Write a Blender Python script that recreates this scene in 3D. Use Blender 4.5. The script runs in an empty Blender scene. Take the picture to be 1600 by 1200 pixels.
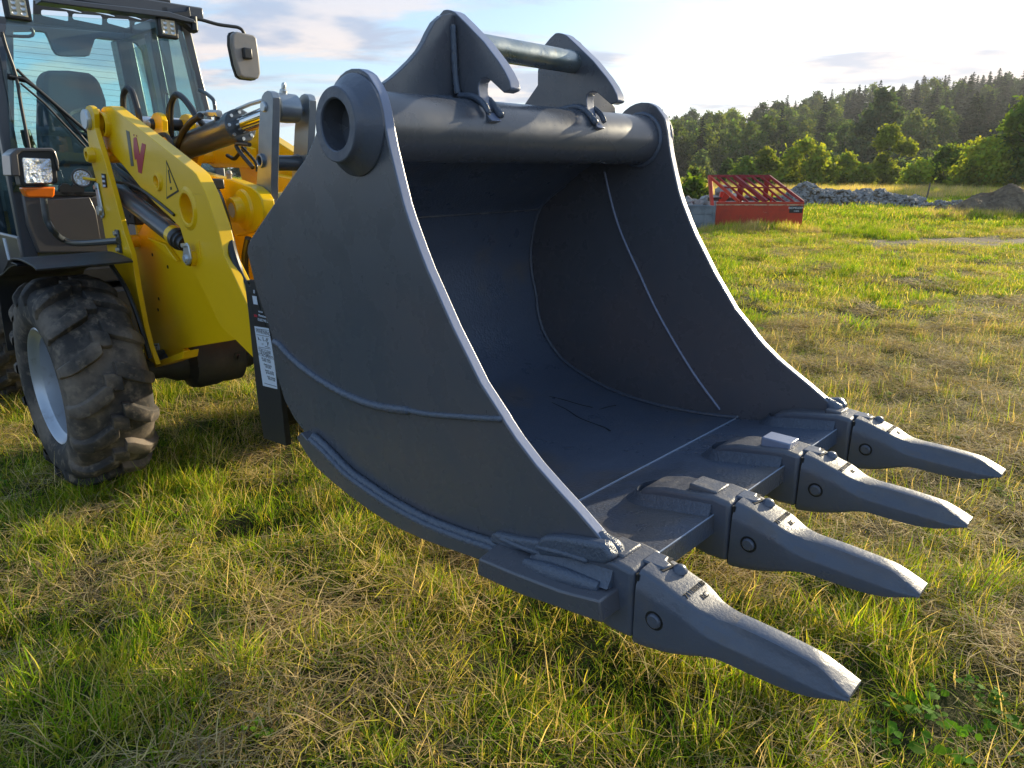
import bpy, bmesh, math, random
import numpy as np
from mathutils import Vector, Matrix
from mathutils.geometry import tessellate_polygon
random.seed(7); rng = np.random.default_rng(11)
D = bpy.data; scene = bpy.context.scene; COL = scene.collection
R = math.radians

# ------------------------------------------------------------------ camera, sky, sun, exposure
FPX, HY, CH = 1100.0, 264.0, 1.6            # focal length in px of a 1600 px frame, horizon row, eye height
PITCH = math.atan((600 - HY) / FPX)
cam = D.objects.new('camera', D.cameras.new('camera')); COL.objects.link(cam)
cam.location = (0, 0, CH); cam.rotation_euler = (math.pi / 2 - PITCH, 0, 0)
cam.data.sensor_width = 36; cam.data.lens = FPX / 1600 * 36
cam.data.clip_start = 0.05; cam.data.clip_end = 3000
scene.camera = cam
SUN_AZ, SUN_EL = R(48), R(14.5)
world = D.worlds.new('World'); scene.world = world; world.use_nodes = True
def build_world():
    nt = world.node_tree; N = nt.nodes; L = nt.links; N.clear()
    def nd(t, **k):
        n = N.new(t)
        for a, b in k.items(): setattr(n, a, b)
        return n
    def mth(op, a, b=None, c=None):
        n = nd('ShaderNodeMath', operation=op)
        for i, v in enumerate((a, b, c)):
            if v is None: continue
            if isinstance(v, (int, float)): n.inputs[i].default_value = v
            else: L.new(v, n.inputs[i])
        return n.outputs[0]
    out = nd('ShaderNodeOutputWorld'); bg = nd('ShaderNodeBackground'); bg.inputs['Strength'].default_value = 0.103
    sky = nd('ShaderNodeTexSky', sky_type='NISHITA', sun_disc=False)
    sky.sun_elevation = SUN_EL; sky.sun_rotation = SUN_AZ; sky.altitude = 300
    sky.air_density = 1.0; sky.dust_density = 1.2; sky.ozone_density = 2.4
    tc = nd('ShaderNodeTexCoord'); sep = nd('ShaderNodeSeparateXYZ'); L.new(tc.outputs['Generated'], sep.inputs[0])
    z = mth('MAXIMUM', sep.outputs[2], 0.0); zz = mth('ADD', z, 0.10)
    comb = nd('ShaderNodeCombineXYZ')
    L.new(mth('DIVIDE', sep.outputs[0], zz), comb.inputs[0]); L.new(mth('DIVIDE', sep.outputs[1], zz), comb.inputs[1])
    def noise(scale, det, rough, off, dist=0.0, sx=1.0):
        mp = nd('ShaderNodeMapping'); L.new(comb.outputs[0], mp.inputs[0]); mp.inputs['Location'].default_value = off
        mp.inputs['Scale'].default_value = (sx, 1, 1); mp.inputs['Rotation'].default_value = (0, 0, 0.35)
        n = nd('ShaderNodeTexNoise'); n.inputs['Scale'].default_value = scale; n.inputs['Detail'].default_value = det
        n.inputs['Roughness'].default_value = rough; n.inputs['Distortion'].default_value = dist
        L.new(mp.outputs[0], n.inputs['Vector']); return n.outputs[0]
    def ramp(v, a, b):
        m = nd('ShaderNodeMapRange', interpolation_type='SMOOTHSTEP'); L.new(v, m.inputs[0])
        m.inputs[1].default_value = a; m.inputs[2].default_value = b; return m.outputs[0]
    # high thin veil and lower broken cloud banks
    veil = mth('MULTIPLY', ramp(noise(0.35, 6, 0.55, (3.1, 1.7, 0), 0.4, 0.6), 0.42, 0.72), 0.5)
    veil = mth('ADD', veil, 0.22)
    banks = mth('MULTIPLY', ramp(noise(1.0, 9, 0.6, (7.3, 2.2, 0), 0.5, 0.55), 0.45, 0.58), ramp(z, 0.34, 0.12))
    low = mth('MULTIPLY', ramp(z, 0.16, 0.0), 0.55)
    # towards the sun the air is whiter
    sd = nd('ShaderNodeVectorMath', operation='DOT_PRODUCT'); L.new(tc.outputs['Generated'], sd.inputs[0])
    sd.inputs[1].default_value = (math.sin(SUN_AZ) * math.cos(SUN_EL), math.cos(SUN_AZ) * math.cos(SUN_EL), math.sin(SUN_EL))
    glow = ramp(sd.outputs['Value'], 0.70, 1.02)
    mixv = nd('ShaderNodeMix', data_type='RGBA'); L.new(mth('MAXIMUM', veil, low), mixv.inputs[0])
    L.new(sky.outputs[0], mixv.inputs[6]); mixv.inputs[7].default_value = (3.6, 5.2, 7.5, 1)
    mixg = nd('ShaderNodeMix', data_type='RGBA'); L.new(mth('MULTIPLY', glow, 0.85), mixg.inputs[0])
    L.new(mixv.outputs[2], mixg.inputs[6]); mixg.inputs[7].default_value = (6.0, 6.1, 6.3, 1)
    ccol = nd('ShaderNodeMix', data_type='RGBA'); L.new(ramp(noise(2.2, 5, 0.5, (1.3, 5.1, 0)), 0.40, 0.62), ccol.inputs[0])
    ccol.inputs[6].default_value = (5.2, 4.35, 3.95, 1); ccol.inputs[7].default_value = (2.5, 2.6, 3.3, 1)
    mixb = nd('ShaderNodeMix', data_type='RGBA'); L.new(mth('MULTIPLY', banks, 0.8), mixb.inputs[0])
    L.new(mixg.outputs[2], mixb.inputs[6]); L.new(ccol.outputs[2], mixb.inputs[7])
    L.new(mixb.outputs[2], bg.inputs['Color']); L.new(bg.outputs[0], out.inputs[0])
build_world()
sun = D.objects.new('sun', D.lights.new('sun', 'SUN')); COL.objects.link(sun)
sun.data.energy = 5.0; sun.data.angle = R(0.6); sun.data.color = (1.0, 0.86, 0.60)
sdir = Vector((math.sin(SUN_AZ) * math.cos(SUN_EL), math.cos(SUN_AZ) * math.cos(SUN_EL), math.sin(SUN_EL)))
sun.rotation_euler = sdir.to_track_quat('Z', 'Y').to_euler()
scene.view_settings.view_transform = 'Standard'; scene.view_settings.look = 'None'
scene.view_settings.exposure = 0.98; scene.view_settings.gamma = 1; scene.view_settings.use_curve_mapping = False
scene.render.engine = 'CYCLES'
scene.cycles.max_bounces = 8; scene.cycles.transparent_max_bounces = 12

# ------------------------------------------------------------------ measuring: photograph pixel -> point on a known plane
CF = Vector((0, math.cos(PITCH), -math.sin(PITCH))); CU = Vector((0, math.sin(PITCH), math.cos(PITCH))); CR = Vector((1, 0, 0)); CC = Vector((0, 0, CH))
AX_N = Vector((1093 / FPX, math.cos(PITCH) + math.sin(PITCH) * (600 - HY) / FPX, 0)).normalized()   # across the machine
AX_A = Vector((AX_N.y, -AX_N.x, 0))                                                              # machine's forward
RZ = math.atan2(AX_A.y, AX_A.x)
def ray(q): return CF + CR * ((q[0] - 800) / FPX) - CU * ((q[1] - 600) / FPX)
def at(q, n):
    d = ray(q); X = CC + d * (n / d.dot(AX_N)); return (X.dot(AX_A), X.z)
def ats(L, n): return [at(q, n) for q in L]
def ata(q, a):
    d = ray(q); X = CC + d * (a / d.dot(AX_A)); return (X.dot(AX_N), X.z)
def pn(q, n): a, z = at(q, n); return Vector((a, n, z))
def pa(q, a): n, z = ata(q, a); return Vector((a, n, z))
def ground(q, z=0.0):
    d = ray(q); return CC + d * ((z - CH) / d.z)
def spot(px, y): return Vector(((px - 800) / FPX * (y * math.cos(PITCH) + (CH) * math.sin(PITCH)), y))   # ground point below column px at distance y

# ------------------------------------------------------------------ materials
def mat(name, col=(.5,.5,.5), rough=.5, metal=0, spec=.5, coat=0, noise=None, bump=None, rnoise=None, emit=None, alpha=None):
    m = D.materials.new(name); m.use_nodes = True; nt = m.node_tree; N = nt.nodes; L = nt.links; b = N['Principled BSDF']
    b.inputs['Base Color'].default_value = (*col, 1); b.inputs['Roughness'].default_value = rough; b.inputs['Metallic'].default_value = metal
    b.inputs['Specular IOR Level'].default_value = spec; b.inputs['Coat Weight'].default_value = coat; b.inputs['Coat Roughness'].default_value = 0.15
    tc = N.new('ShaderNodeTexCoord')
    def nz(scale, det=5, rg=.6, sc=(1,1,1)):
        mp = N.new('ShaderNodeMapping'); mp.inputs['Scale'].default_value = sc; L.new(tc.outputs['Object'], mp.inputs[0])
        n = N.new('ShaderNodeTexNoise'); n.inputs['Scale'].default_value = scale; n.inputs['Detail'].default_value = det; n.inputs['Roughness'].default_value = rg
        L.new(mp.outputs[0], n.inputs['Vector']); return n.outputs[0]
    if noise:      # list of (colour2, scale, lo, hi, strength)
        cur = None
        for (c2, sc, lo, hi, st) in noise:
            mr = N.new('ShaderNodeMapRange'); mr.interpolation_type = 'SMOOTHSTEP'; L.new(nz(sc), mr.inputs[0]); mr.inputs[1].default_value = lo; mr.inputs[2].default_value = hi; mr.inputs[4].default_value = st
            mx = N.new('ShaderNodeMix'); mx.data_type = 'RGBA'; L.new(mr.outputs[0], mx.inputs[0])
            if cur is None: mx.inputs[6].default_value = (*col, 1)
            else: L.new(cur, mx.inputs[6])
            mx.inputs[7].default_value = (*c2, 1); cur = mx.outputs[2]
        L.new(cur, b.inputs['Base Color'])
    if rnoise:
        sc, lo, hi = rnoise
        mr = N.new('ShaderNodeMapRange'); L.new(nz(sc), mr.inputs[0]); mr.inputs[1].default_value = .3; mr.inputs[2].default_value = .7
        mr.inputs[3].default_value = lo; mr.inputs[4].default_value = hi; L.new(mr.outputs[0], b.inputs['Roughness'])
    if bump:
        prev = None
        for (sc, st, dist) in bump:
            bp = N.new('ShaderNodeBump'); bp.inputs['Strength'].default_value = st; bp.inputs['Distance'].default_value = dist
            L.new(nz(sc), bp.inputs['Height'])
            if prev: L.new(prev, bp.inputs['Normal'])
            prev = bp.outputs[0]
        L.new(prev, b.inputs['Normal'])
    if emit: b.inputs['Emission Color'].default_value = (*emit[0], 1); b.inputs['Emission Strength'].default_value = emit[1]
    return m
M = {}
M['paint'] = mat('grey_enamel', (.080,.087,.106), .23, spec=.75, noise=[((.115,.100,.108), 1.3, .4, .7, .8), ((.064,.076,.100), 7, .5, .75, .5), ((.12,.095,.08), 5, .66, .76, .25), ((.22,.20,.19), 90, .72, .77, .4)],
                 bump=[(260,.10,.0015),(5,.08,.006)], rnoise=(7,.20,.36))
M['cast'] = mat('painted_casting', (.078,.090,.124), .36, spec=.6, noise=[((.11,.10,.10), 7, .5, .75, .7), ((.22,.17,.13), 60, .68, .76, .5)], bump=[(75,.35,.004),(14,.15,.008)], rnoise=(18,.26,.5))
M['rough_cast'] = mat('coarse_painted_casting', (.088,.092,.112), .36, spec=.6, noise=[((.12,.105,.10), 30, .55, .7, .6)], bump=[(150,.42,.003),(50,.22,.004)], rnoise=(30,.3,.6))
M['tread_plate'] = mat('textured_floor_paint', (.072,.092,.138), .25, spec=.75, noise=[((.125,.108,.095), 2.0, .52, .68, .7), ((.040,.042,.050), 3.2, .60, .70, .4), ((.16,.14,.12), 40, .66, .74, .4)], bump=[(95,.75,.004)], rnoise=(6,.22,.44))
M['weld'] = mat('weld_metal', (.078,.096,.135), .28, spec=.65, bump=[(150,.8,.004),(45,.6,.006)])
M['scratch'] = mat('bright_seam', (.22,.27,.36), .4)
M['dark'] = mat('shadow_black', (.006,.006,.007), .7)
M['sky_sheen'] = mat('sky_sheen_enamel', (.18,.21,.31), .30, spec=.6, noise=[((.30,.22,.18), 55, .68, .75, .7)], bump=[(120,.3,.002)])  # pale blue has the sky's sheen painted in; the warm flecks are rust
M['galv'] = mat('zinc_bar', (.30,.34,.36), .30, metal=.75, noise=[((.14,.20,.24), 12, .4, .7, .7), ((.3,.24,.15), 30, .62, .72, .5)], bump=[(60,.15,.002)], rnoise=(20,.2,.5))
M['yellow'] = mat('machine_yellow', (.86,.52,.002), .30, spec=.4, coat=.15, noise=[((.74,.45,.004), 2.2, .45, .7, .5), ((.3,.22,.05), 60, .72, .78, .4)], bump=[(3,.05,.008)])
M['slate'] = mat('slate_metal', (.050,.058,.066), .28, spec=.5, metal=0, coat=.2, noise=[((.075,.075,.078), 4, .4, .7, .6)], bump=[(90,.08,.001)])
M['steel'] = mat('steel_link', (.27,.30,.33), .30, metal=.65, noise=[((.17,.19,.22), 5, .4, .7, .7)], bump=[(60,.08,.001)])
M['chrome'] = mat('chrome_rod', (.70,.72,.74), .08, metal=1)
M['zinc'] = mat('zinc_fitting', (.55,.56,.55), .35, metal=.8)
M['black'] = mat('black_plastic', (.018,.019,.021), .42, spec=.5, noise=[((.04,.038,.035), 8, .5, .7, .6)])
M['blackmetal'] = mat('black_enamel', (.016,.018,.023), .45, noise=[((.05,.045,.035), 5, .55, .75, .6)])
M['axle'] = mat('dusty_black_casting', (.026,.026,.027), .6, noise=[((.07,.06,.045), 7, .45, .7, .6)], bump=[(40,.3,.004)])
M['hose'] = mat('hydraulic_hose', (.012,.012,.013), .38, bump=[(300,.2,.001)])
M['cabgrey'] = mat('cab_grey', (.075,.070,.072), .32, spec=.5, coat=.4, noise=[((.10,.09,.085), 3, .4, .7, .6)])
M['cabframe'] = mat('cab_frame', (.045,.052,.065), .35, spec=.5, coat=.2)
M['trim'] = mat('cab_trim', (.10,.115,.15), .6)
M['seat'] = mat('seat_fabric', (.06,.07,.10), .8, bump=[(200,.3,.002)])
M['tyre'] = mat('dusty_rubber', (.030,.027,.026), .8, noise=[((.17,.135,.105), 4, .44, .68, .95), ((.24,.19,.14), 20, .5, .72, .7)], bump=[(90,.35,.002),(12,.2,.004)])
M['rim'] = mat('silver_rim', (.42,.45,.50), .34, metal=.55, noise=[((.20,.19,.19), 8, .55, .72, .6)])
M['amber'] = mat('amber_lens', (.85,.17,.01), .12, spec=.6, bump=[(60,.3,.003)])
M['lens'] = mat('headlamp_reflector', (.75,.78,.84), .08, metal=.85, bump=[(26,.9,.03),(60,.5,.012)])
M['led'] = mat('led_face', (.66,.55,.36), .25, bump=[(120,.4,.003)])
M['mirrorback'] = mat('mirror_shell', (.28,.26,.24), .38, spec=.4, noise=[((.2,.19,.18), 8, .4, .7, .5)])
M['white'] = mat('label_white', (.62,.68,.78), .35, spec=.5)
M['ink'] = mat('print_black', (.012,.012,.015), .5)
M['logogrey'] = mat('logo_grey', (.10,.105,.09), .4)
M['logored'] = mat('logo_red', (.42,.012,.035), .35)
M['pinface'] = mat('pin_face', (.52,.56,.60), .3, metal=.5)
M['orange'] = mat('orange_red_paint', (.50,.045,.018), .5, spec=.35, noise=[((.30,.03,.02), 2.5, .45, .7, .8), ((.22,.07,.03), 14, .55, .7, .6)], bump=[(30,.2,.003)])
M['darkred'] = mat('dark_red_paint', (.26,.022,.028), .5, spec=.35, noise=[((.16,.03,.02), 8, .5, .7, .7)])
M['rustrim'] = mat('worn_rim', (.50,.38,.24), .6, noise=[((.42,.08,.04), 6, .45, .6, 1)])
M['concrete'] = mat('weathered_panel', (.20,.225,.26), .8, noise=[((.11,.13,.16), 3.5, .4, .65, .9), ((.26,.27,.28), 14, .55, .7, .6)], bump=[(30,.4,.01)])
M['stone'] = mat('pale_rubble', (.30,.28,.26), .85, noise=[((.13,.125,.12), 3, .4, .65, .9), ((.40,.37,.32), 9, .55, .7, .7)], bump=[(14,.6,.03)])
M['soil'] = mat('dry_soil', (.20,.145,.09), .95, noise=[((.10,.07,.045), 2.5, .4, .65, .9), ((.26,.20,.12), 9, .5, .7, .8)], bump=[(9,.8,.06),(40,.6,.02)])
M['wood'] = mat('grey_wood', (.16,.12,.09), .85, bump=[(40,.4,.01)])
M['bark'] = mat('bark', (.07,.055,.04), .9, bump=[(12,.6,.03)])
M['glasscut'] = mat('plastic_grey', (.10,.11,.12), .5)
def glass(name, tint, refl=1.0):
    m = D.materials.new(name); m.use_nodes = True; nt = m.node_tree; N = nt.nodes; L = nt.links; N.clear()
    o = N.new('ShaderNodeOutputMaterial'); t = N.new('ShaderNodeBsdfTransparent'); t.inputs[0].default_value = (*tint, 1)
    g = N.new('ShaderNodeBsdfGlossy'); g.inputs['Roughness'].default_value = 0.02; g.inputs['Color'].default_value = (.8,.88,1,1)
    f = N.new('ShaderNodeFresnel'); f.inputs[0].default_value = 1.45; mx = N.new('ShaderNodeMixShader')
    mu = N.new('ShaderNodeMath'); mu.operation = 'MULTIPLY'; mu.inputs[1].default_value = refl; L.new(f.outputs[0], mu.inputs[0])
    L.new(mu.outputs[0], mx.inputs[0]); L.new(t.outputs[0], mx.inputs[1]); L.new(g.outputs[0], mx.inputs[2]); L.new(mx.outputs[0], o.inputs[0]); return m
M['glass'] = glass('tinted_glass', (.80,.93,.92), 1.5)
M['glass2'] = glass('rear_glass', (.80,.92,.92), .5)

def leafmat(name, rnd=.35, trans=.45, rough=.6, spec=.25, attr=True, col=(.1,.2,.03), tmul=(1.5,1.35,.6)):
    m = D.materials.new(name); m.use_nodes = True; nt = m.node_tree; N = nt.nodes; L = nt.links; N.clear()
    o = N.new('ShaderNodeOutputMaterial'); d = N.new('ShaderNodeBsdfPrincipled'); d.inputs['Roughness'].default_value = rough; d.inputs['Specular IOR Level'].default_value = spec
    tr = N.new('ShaderNodeBsdfTranslucent'); mx = N.new('ShaderNodeMixShader'); mx.inputs[0].default_value = trans
    if attr: a = N.new('ShaderNodeAttribute'); a.attribute_name = 'col'; src = a.outputs['Color']
    else: a = N.new('ShaderNodeRGB'); a.outputs[0].default_value = (*col, 1); src = a.outputs[0]
    oi = N.new('ShaderNodeObjectInfo'); mr = N.new('ShaderNodeMapRange'); L.new(oi.outputs['Random'], mr.inputs[0]); mr.inputs[3].default_value = 1 - rnd; mr.inputs[4].default_value = 1 + rnd
    mu = N.new('ShaderNodeVectorMath'); mu.operation = 'SCALE'; L.new(src, mu.inputs[0]); L.new(mr.outputs[0], mu.inputs['Scale'])
    L.new(mu.outputs[0], d.inputs['Base Color'])
    m2 = N.new('ShaderNodeVectorMath'); m2.operation = 'MULTIPLY'; L.new(mu.outputs[0], m2.inputs[0]); m2.inputs[1].default_value = tmul; L.new(m2.outputs[0], tr.inputs[0])
    L.new(d.outputs[0], mx.inputs[1]); L.new(tr.outputs[0], mx.inputs[2]); L.new(mx.outputs[0], o.inputs[0]); return m
M['leaf'] = leafmat('leaf', trans=.5, rough=.75, spec=.1); M['grassblade'] = leafmat('grass_blade', .22, .42, .7, spec=.08)
M['conifer'] = leafmat('conifer_needles', .3, .15, .9, .02)

# ------------------------------------------------------------------ helpers
def tag(o, label=None, cat=None, group=None, kind=None):
    for k, v in (('label', label), ('category', cat), ('group', group), ('kind', kind)):
        if v: o[k] = v
    return o
class Ctx:                       # a thing in the machine frame (forward, across, up)
    org = Vector((0,0,0))
def empty(name, org, label, cat, group=None):
    o = D.objects.new(name, None); COL.objects.link(o)
    w = AX_A * org.x + AX_N * org.y; o.location = (w.x, w.y, org.z); o.rotation_euler = (0, 0, RZ); o.empty_display_size = .2
    Ctx.org = org.copy(); return tag(o, label, cat, group)
def link(name, me, m, parent=None, bevel=0, seg=2, sharp=35, off=True):
    if off:
        me.transform(Matrix.Translation(-Ctx.org))
    o = D.objects.new(name, me); COL.objects.link(o)
    for x in (m if isinstance(m, (list, tuple)) else [m]): me.materials.append(M[x] if isinstance(x, str) else x)
    if parent: o.parent = parent
    me.shade_smooth(); me.set_sharp_from_angle(angle=R(sharp))
    if bevel:
        b = o.modifiers.new('bevel', 'BEVEL'); b.width = bevel; b.segments = seg; b.limit_method = 'ANGLE'; b.angle_limit = R(30)
    return o
def tomesh(bm, name='m'):
    bmesh.ops.recalc_face_normals(bm, faces=bm.faces); me = D.meshes.new(name); bm.to_mesh(me); bm.free(); return me
def add_prism(bm, outer, fr, to, holes=(), P=None):
    """polygon (u,v) pushed along the third axis; P maps (u,v,w)->point"""
    P = P or (lambda u, v, w: Vector((u, w, v)))
    loops = [outer] + list(holes); flat = [q for l in loops for q in l]
    tris = tessellate_polygon([[Vector((q[0], q[1], 0)) for q in l] for l in loops])
    A = [bm.verts.new(P(q[0], q[1], fr)) for q in flat]; B = [bm.verts.new(P(q[0], q[1], to)) for q in flat]
    if holes:
        for t in tris: bm.faces.new([A[i] for i in t]); bm.faces.new([B[i] for i in reversed(t)])
    else:
        bm.faces.new(A); bm.faces.new(B[::-1])
    k = 0
    for l in loops:
        n = len(l)
        for i in range(n):
            j = (i + 1) % n; bm.faces.new((A[k+i], A[k+j], B[k+j], B[k+i]))
        k += n
def prism(name, outer, n0, n1, m, parent, holes=(), bevel=.003, P=None, sharp=35, seg=2):
    bm = bmesh.new(); add_prism(bm, outer, n0, n1, holes, P); return link(name, tomesh(bm, name), m, parent, bevel, seg, sharp)
PA = lambda u, v, w: Vector((w, u, v))         # polygon in (across, up), pushed along forward
PZ = lambda u, v, w: Vector((u, v, w))         # polygon in plan
def circ(c, r, k=24): return [(c[0] + r*math.cos(2*math.pi*i/k), c[1] + r*math.sin(2*math.pi*i/k)) for i in range(k)]
def add_box(bm, lo, hi):
    add_prism(bm, [(lo[0],lo[2]),(hi[0],lo[2]),(hi[0],hi[2]),(lo[0],hi[2])], lo[1], hi[1])
def box(name, lo, hi, m, parent, bevel=.003):
    bm = bmesh.new(); add_box(bm, lo, hi); return link(name, tomesh(bm, name), m, parent, bevel)
def spline(pts, k=6):
    pts = [Vector(p) for p in pts]; P = [2*pts[0]-pts[1]] + pts + [2*pts[-1]-pts[-2]]; out = []
    for i in range(1, len(P)-2):
        for j in range(k):
            t = j/k; a, b, c, d = P[i-1:i+3]
            out.append(.5*((2*b)+(c-a)*t+(2*a-5*b+4*c-d)*t*t+(3*b-a-3*c+d)*t**3))
    out.append(pts[-1]); return out
def add_tube(bm, pts, r, seg=10, cap=True, jitter=0):
    pts = [Vector(p) for p in pts]; n = len(pts); rings = []; prev = None
    for i, p in enumerate(pts):
        t = (pts[min(i+1, n-1)] - pts[max(i-1, 0)]).normalized()
        if prev is None:
            u = t.orthogonal().normalized()
        else:
            u = (prev - t * prev.dot(t)).normalized()
        prev = u; v = t.cross(u); rr = r[i] if isinstance(r, (list, tuple)) else r
        ring = []
        for k in range(seg):
            a = 2*math.pi*k/seg; q = rr * (1 + (random.uniform(-jitter, jitter) if jitter else 0))
            ring.append(bm.verts.new(p + u*math.cos(a)*q + v*math.sin(a)*q))
        rings.append(ring)
    for i in range(n-1):
        for k in range(seg):
            j = (k+1) % seg; bm.faces.new((rings[i][k], rings[i][j], rings[i+1][j], rings[i+1][k]))
    if cap: bm.faces.new(rings[0][::-1]); bm.faces.new(rings[-1])
def tube(name, pts, r, m, parent, seg=10, bevel=0, jitter=0, smooth=0):
    if smooth:
        rs = r; pts2 = spline(pts, smooth)
        if isinstance(r, (list, tuple)): rs = list(np.interp(np.linspace(0, len(r)-1, len(pts2)), range(len(r)), r))
        pts, r = pts2, rs
    bm = bmesh.new(); add_tube(bm, pts, r, seg, jitter=jitter); return link(name, tomesh(bm, name), m, parent, bevel)
def weld(name, pts, r, parent, m='weld', k=8):
    p = spline(pts, k); q = []
    for i, x in enumerate(p): q.append(x)
    # resample fine so the ripples of the bead show
    L = [0]
    for i in range(1, len(q)): L.append(L[-1] + (q[i]-q[i-1]).length)
    n = max(6, int(L[-1]/.006)); s = np.linspace(0, L[-1], n)
    X = np.array([[*v] for v in q]); Y = np.stack([np.interp(s, L, X[:,i]) for i in range(3)], 1)
    rr = [r*(1 + .05*math.sin(i*1.3) + random.uniform(-.035,.035)) for i in range(n)]; rr[0] *= .5; rr[-1] *= .5
    bm = bmesh.new(); add_tube(bm, [Vector(v) for v in Y], rr, 10, jitter=.05); return link(name, tomesh(bm, name), m, parent, sharp=60)
def mweld(pts, r, parent, across, n=3):
    w = Vector(across).normalized(); pts = [Vector(p) for p in pts]
    tube('weld_root', pts, r*.85, 'paint', parent, 10, smooth=4)
    for k in range(n):
        f = (k - (n-1)/2) / max(1, (n-1)/2); weld('weld_bead', [p + w*f*r*.62 + Vector((random.uniform(-.002,.002), 0, random.uniform(-.001,.001))) for p in pts], r*(.52 if f else .62)*1.0 + (0 if f else r*.34), parent)
def add_lathe(bm, c, prof, seg=40, axis=(0,1,0), start=None):
    """prof: (radius, distance along axis) closed or open; c = point on axis"""
    ax = Vector(axis).normalized(); u = ax.orthogonal().normalized(); v = ax.cross(u); c = Vector(c); rings = []
    for r, h in prof:
        if r < 1e-6: rings.append([bm.verts.new(c + ax*h)])
        else: rings.append([bm.verts.new(c + ax*h + (u*math.cos(2*math.pi*k/seg) + v*math.sin(2*math.pi*k/seg))*r) for k in range(seg)])
    for i in range(len(rings)-1):
        A, B = rings[i], rings[i+1]
        for k in range(seg):
            j = (k+1) % seg
            if len(A) == 1 and len(B) == 1: continue
            if len(A) == 1: bm.faces.new((A[0], B[j], B[k]))
            elif len(B) == 1: bm.faces.new((A[k], A[j], B[0]))
            else: bm.faces.new((A[k], A[j], B[j], B[k]))
def lathe(name, c, prof, m, parent, seg=40, axis=(0,1,0), bevel=0, sharp=35):
    bm = bmesh.new(); add_lathe(bm, c, prof, seg, axis); return link(name, tomesh(bm, name), m, parent, bevel, sharp=sharp)
def text(name, s, size, m, parent, loc, xdir, ydir, ext=.0006):
    cu = D.curves.new(name, 'FONT'); cu.body = s; cu.size = size; cu.extrude = ext; cu.align_x = 'CENTER'; cu.align_y = 'CENTER'
    tmp = D.objects.new('tmp', cu); COL.objects.link(tmp); bpy.context.view_layer.update()
    me = D.meshes.new_from_object(tmp.evaluated_get(bpy.context.evaluated_depsgraph_get())); D.objects.remove(tmp); D.curves.remove(cu)
    x = Vector(xdir).normalized(); y = Vector(ydir).normalized(); z = x.cross(y)
    me.transform(Matrix.Translation(Vector(loc)) @ Matrix((x, y, z)).transposed().to_4x4()); me.materials.clear()
    return link(name, me, m, parent)
# ------------------------------------------------------------------ ground, one sheet to the horizon
def smoothstep(x, a, b):
    t = np.clip((x - a) / (b - a), 0, 1); return t*t*(3-2*t)
PH = [(rng.uniform(0,6.3), rng.uniform(-1,1,2)) for _ in range(40)]
def vnoise(x, y, scale, k0=0, k=7):
    v = np.zeros_like(x, dtype=float)
    for i in range(k):
        ph, d = PH[(k0+i) % 40]; d = d / (np.hypot(*d) + 1e-6); f = (0.7 + .18*i) / scale * 6.283
        v += np.sin((x*d[0] + y*d[1]) * f + ph + 1.3*np.sin((x*d[1] - y*d[0]) * f * .6 + ph*2))
    return v / k
def H(x, y):
    x = np.asarray(x, float); y = np.asarray(y, float); r = np.hypot(x, y)
    near = smoothstep(r, 90, 30)
    bump = .035*vnoise(x, y, 1.3) + .055*vnoise(x, y, .6, 7) + .05*vnoise(x, y, 4.5, 14)
    h = bump * near
    t = np.where(y > 20, x / np.maximum(y, 20), 0)
    amp = 2.5 + 44*np.clip(t, 0, .55) + 18*np.clip(t-.55, 0, .5)
    h = h + smoothstep(y, 112, 320) * amp * smoothstep(t, -1.6, .3) + .3*smoothstep(y, 40, 60) * vnoise(x, y, 45, 20)
    dip = smoothstep(y, 100, 118)
    return h - .04
def dirtmask(x, y):
    # bare worn strip in front of the mounds
    c = 16.6 + .02*(x-8) + .6*vnoise(x, y, 6, 3); w = 1.5 + .6*vnoise(x, y, 3, 11)
    return smoothstep(np.abs(y - c), w + .5, w*.45) * smoothstep(x, 6.3, 8.8) * smoothstep(vnoise(x, y, .9, 23), -.75, -.1)
def grid(name, xs, ys, m, dz=0):
    X, Y = np.meshgrid(xs, ys); Z = H(X, Y) + dz; nx, ny = len(xs), len(ys)
    v = np.stack([X.ravel(), Y.ravel(), Z.ravel()], 1)
    i = np.arange((ny-1)*(nx-1)); r, c = divmod(i, nx-1); a = r*nx + c
    f = np.stack([a, a+1, a+nx+1, a+nx], 1)
    me = D.meshes.new(name); me.vertices.add(len(v)); me.vertices.foreach_set('co', v.ravel()); me.loops.add(f.size); me.loops.foreach_set('vertex_index', f.ravel())
    me.polygons.add(len(f)); me.polygons.foreach_set('loop_start', np.arange(0, f.size, 4)); me.update(); me.shade_smooth()
    dm = dirtmask(X.ravel(), Y.ravel()); at_ = me.attributes.new('dirt', 'FLOAT', 'POINT'); at_.data.foreach_set('value', dm.astype(np.float32))
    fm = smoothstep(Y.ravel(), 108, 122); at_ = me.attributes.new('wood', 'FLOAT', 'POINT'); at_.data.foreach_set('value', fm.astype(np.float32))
    me.materials.append(m); o = D.objects.new(name, me); COL.objects.link(o); return o
def nonuni(lo, hi, n, near):
    t = np.linspace(-1, 1, n); s = np.sign(t) * (near*np.abs(t) + (1-near)*np.abs(t)**3.2)
    return np.where(s < 0, s*lo, s*hi)
gm = D.materials.new('field_ground'); gm.use_nodes = True
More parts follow.
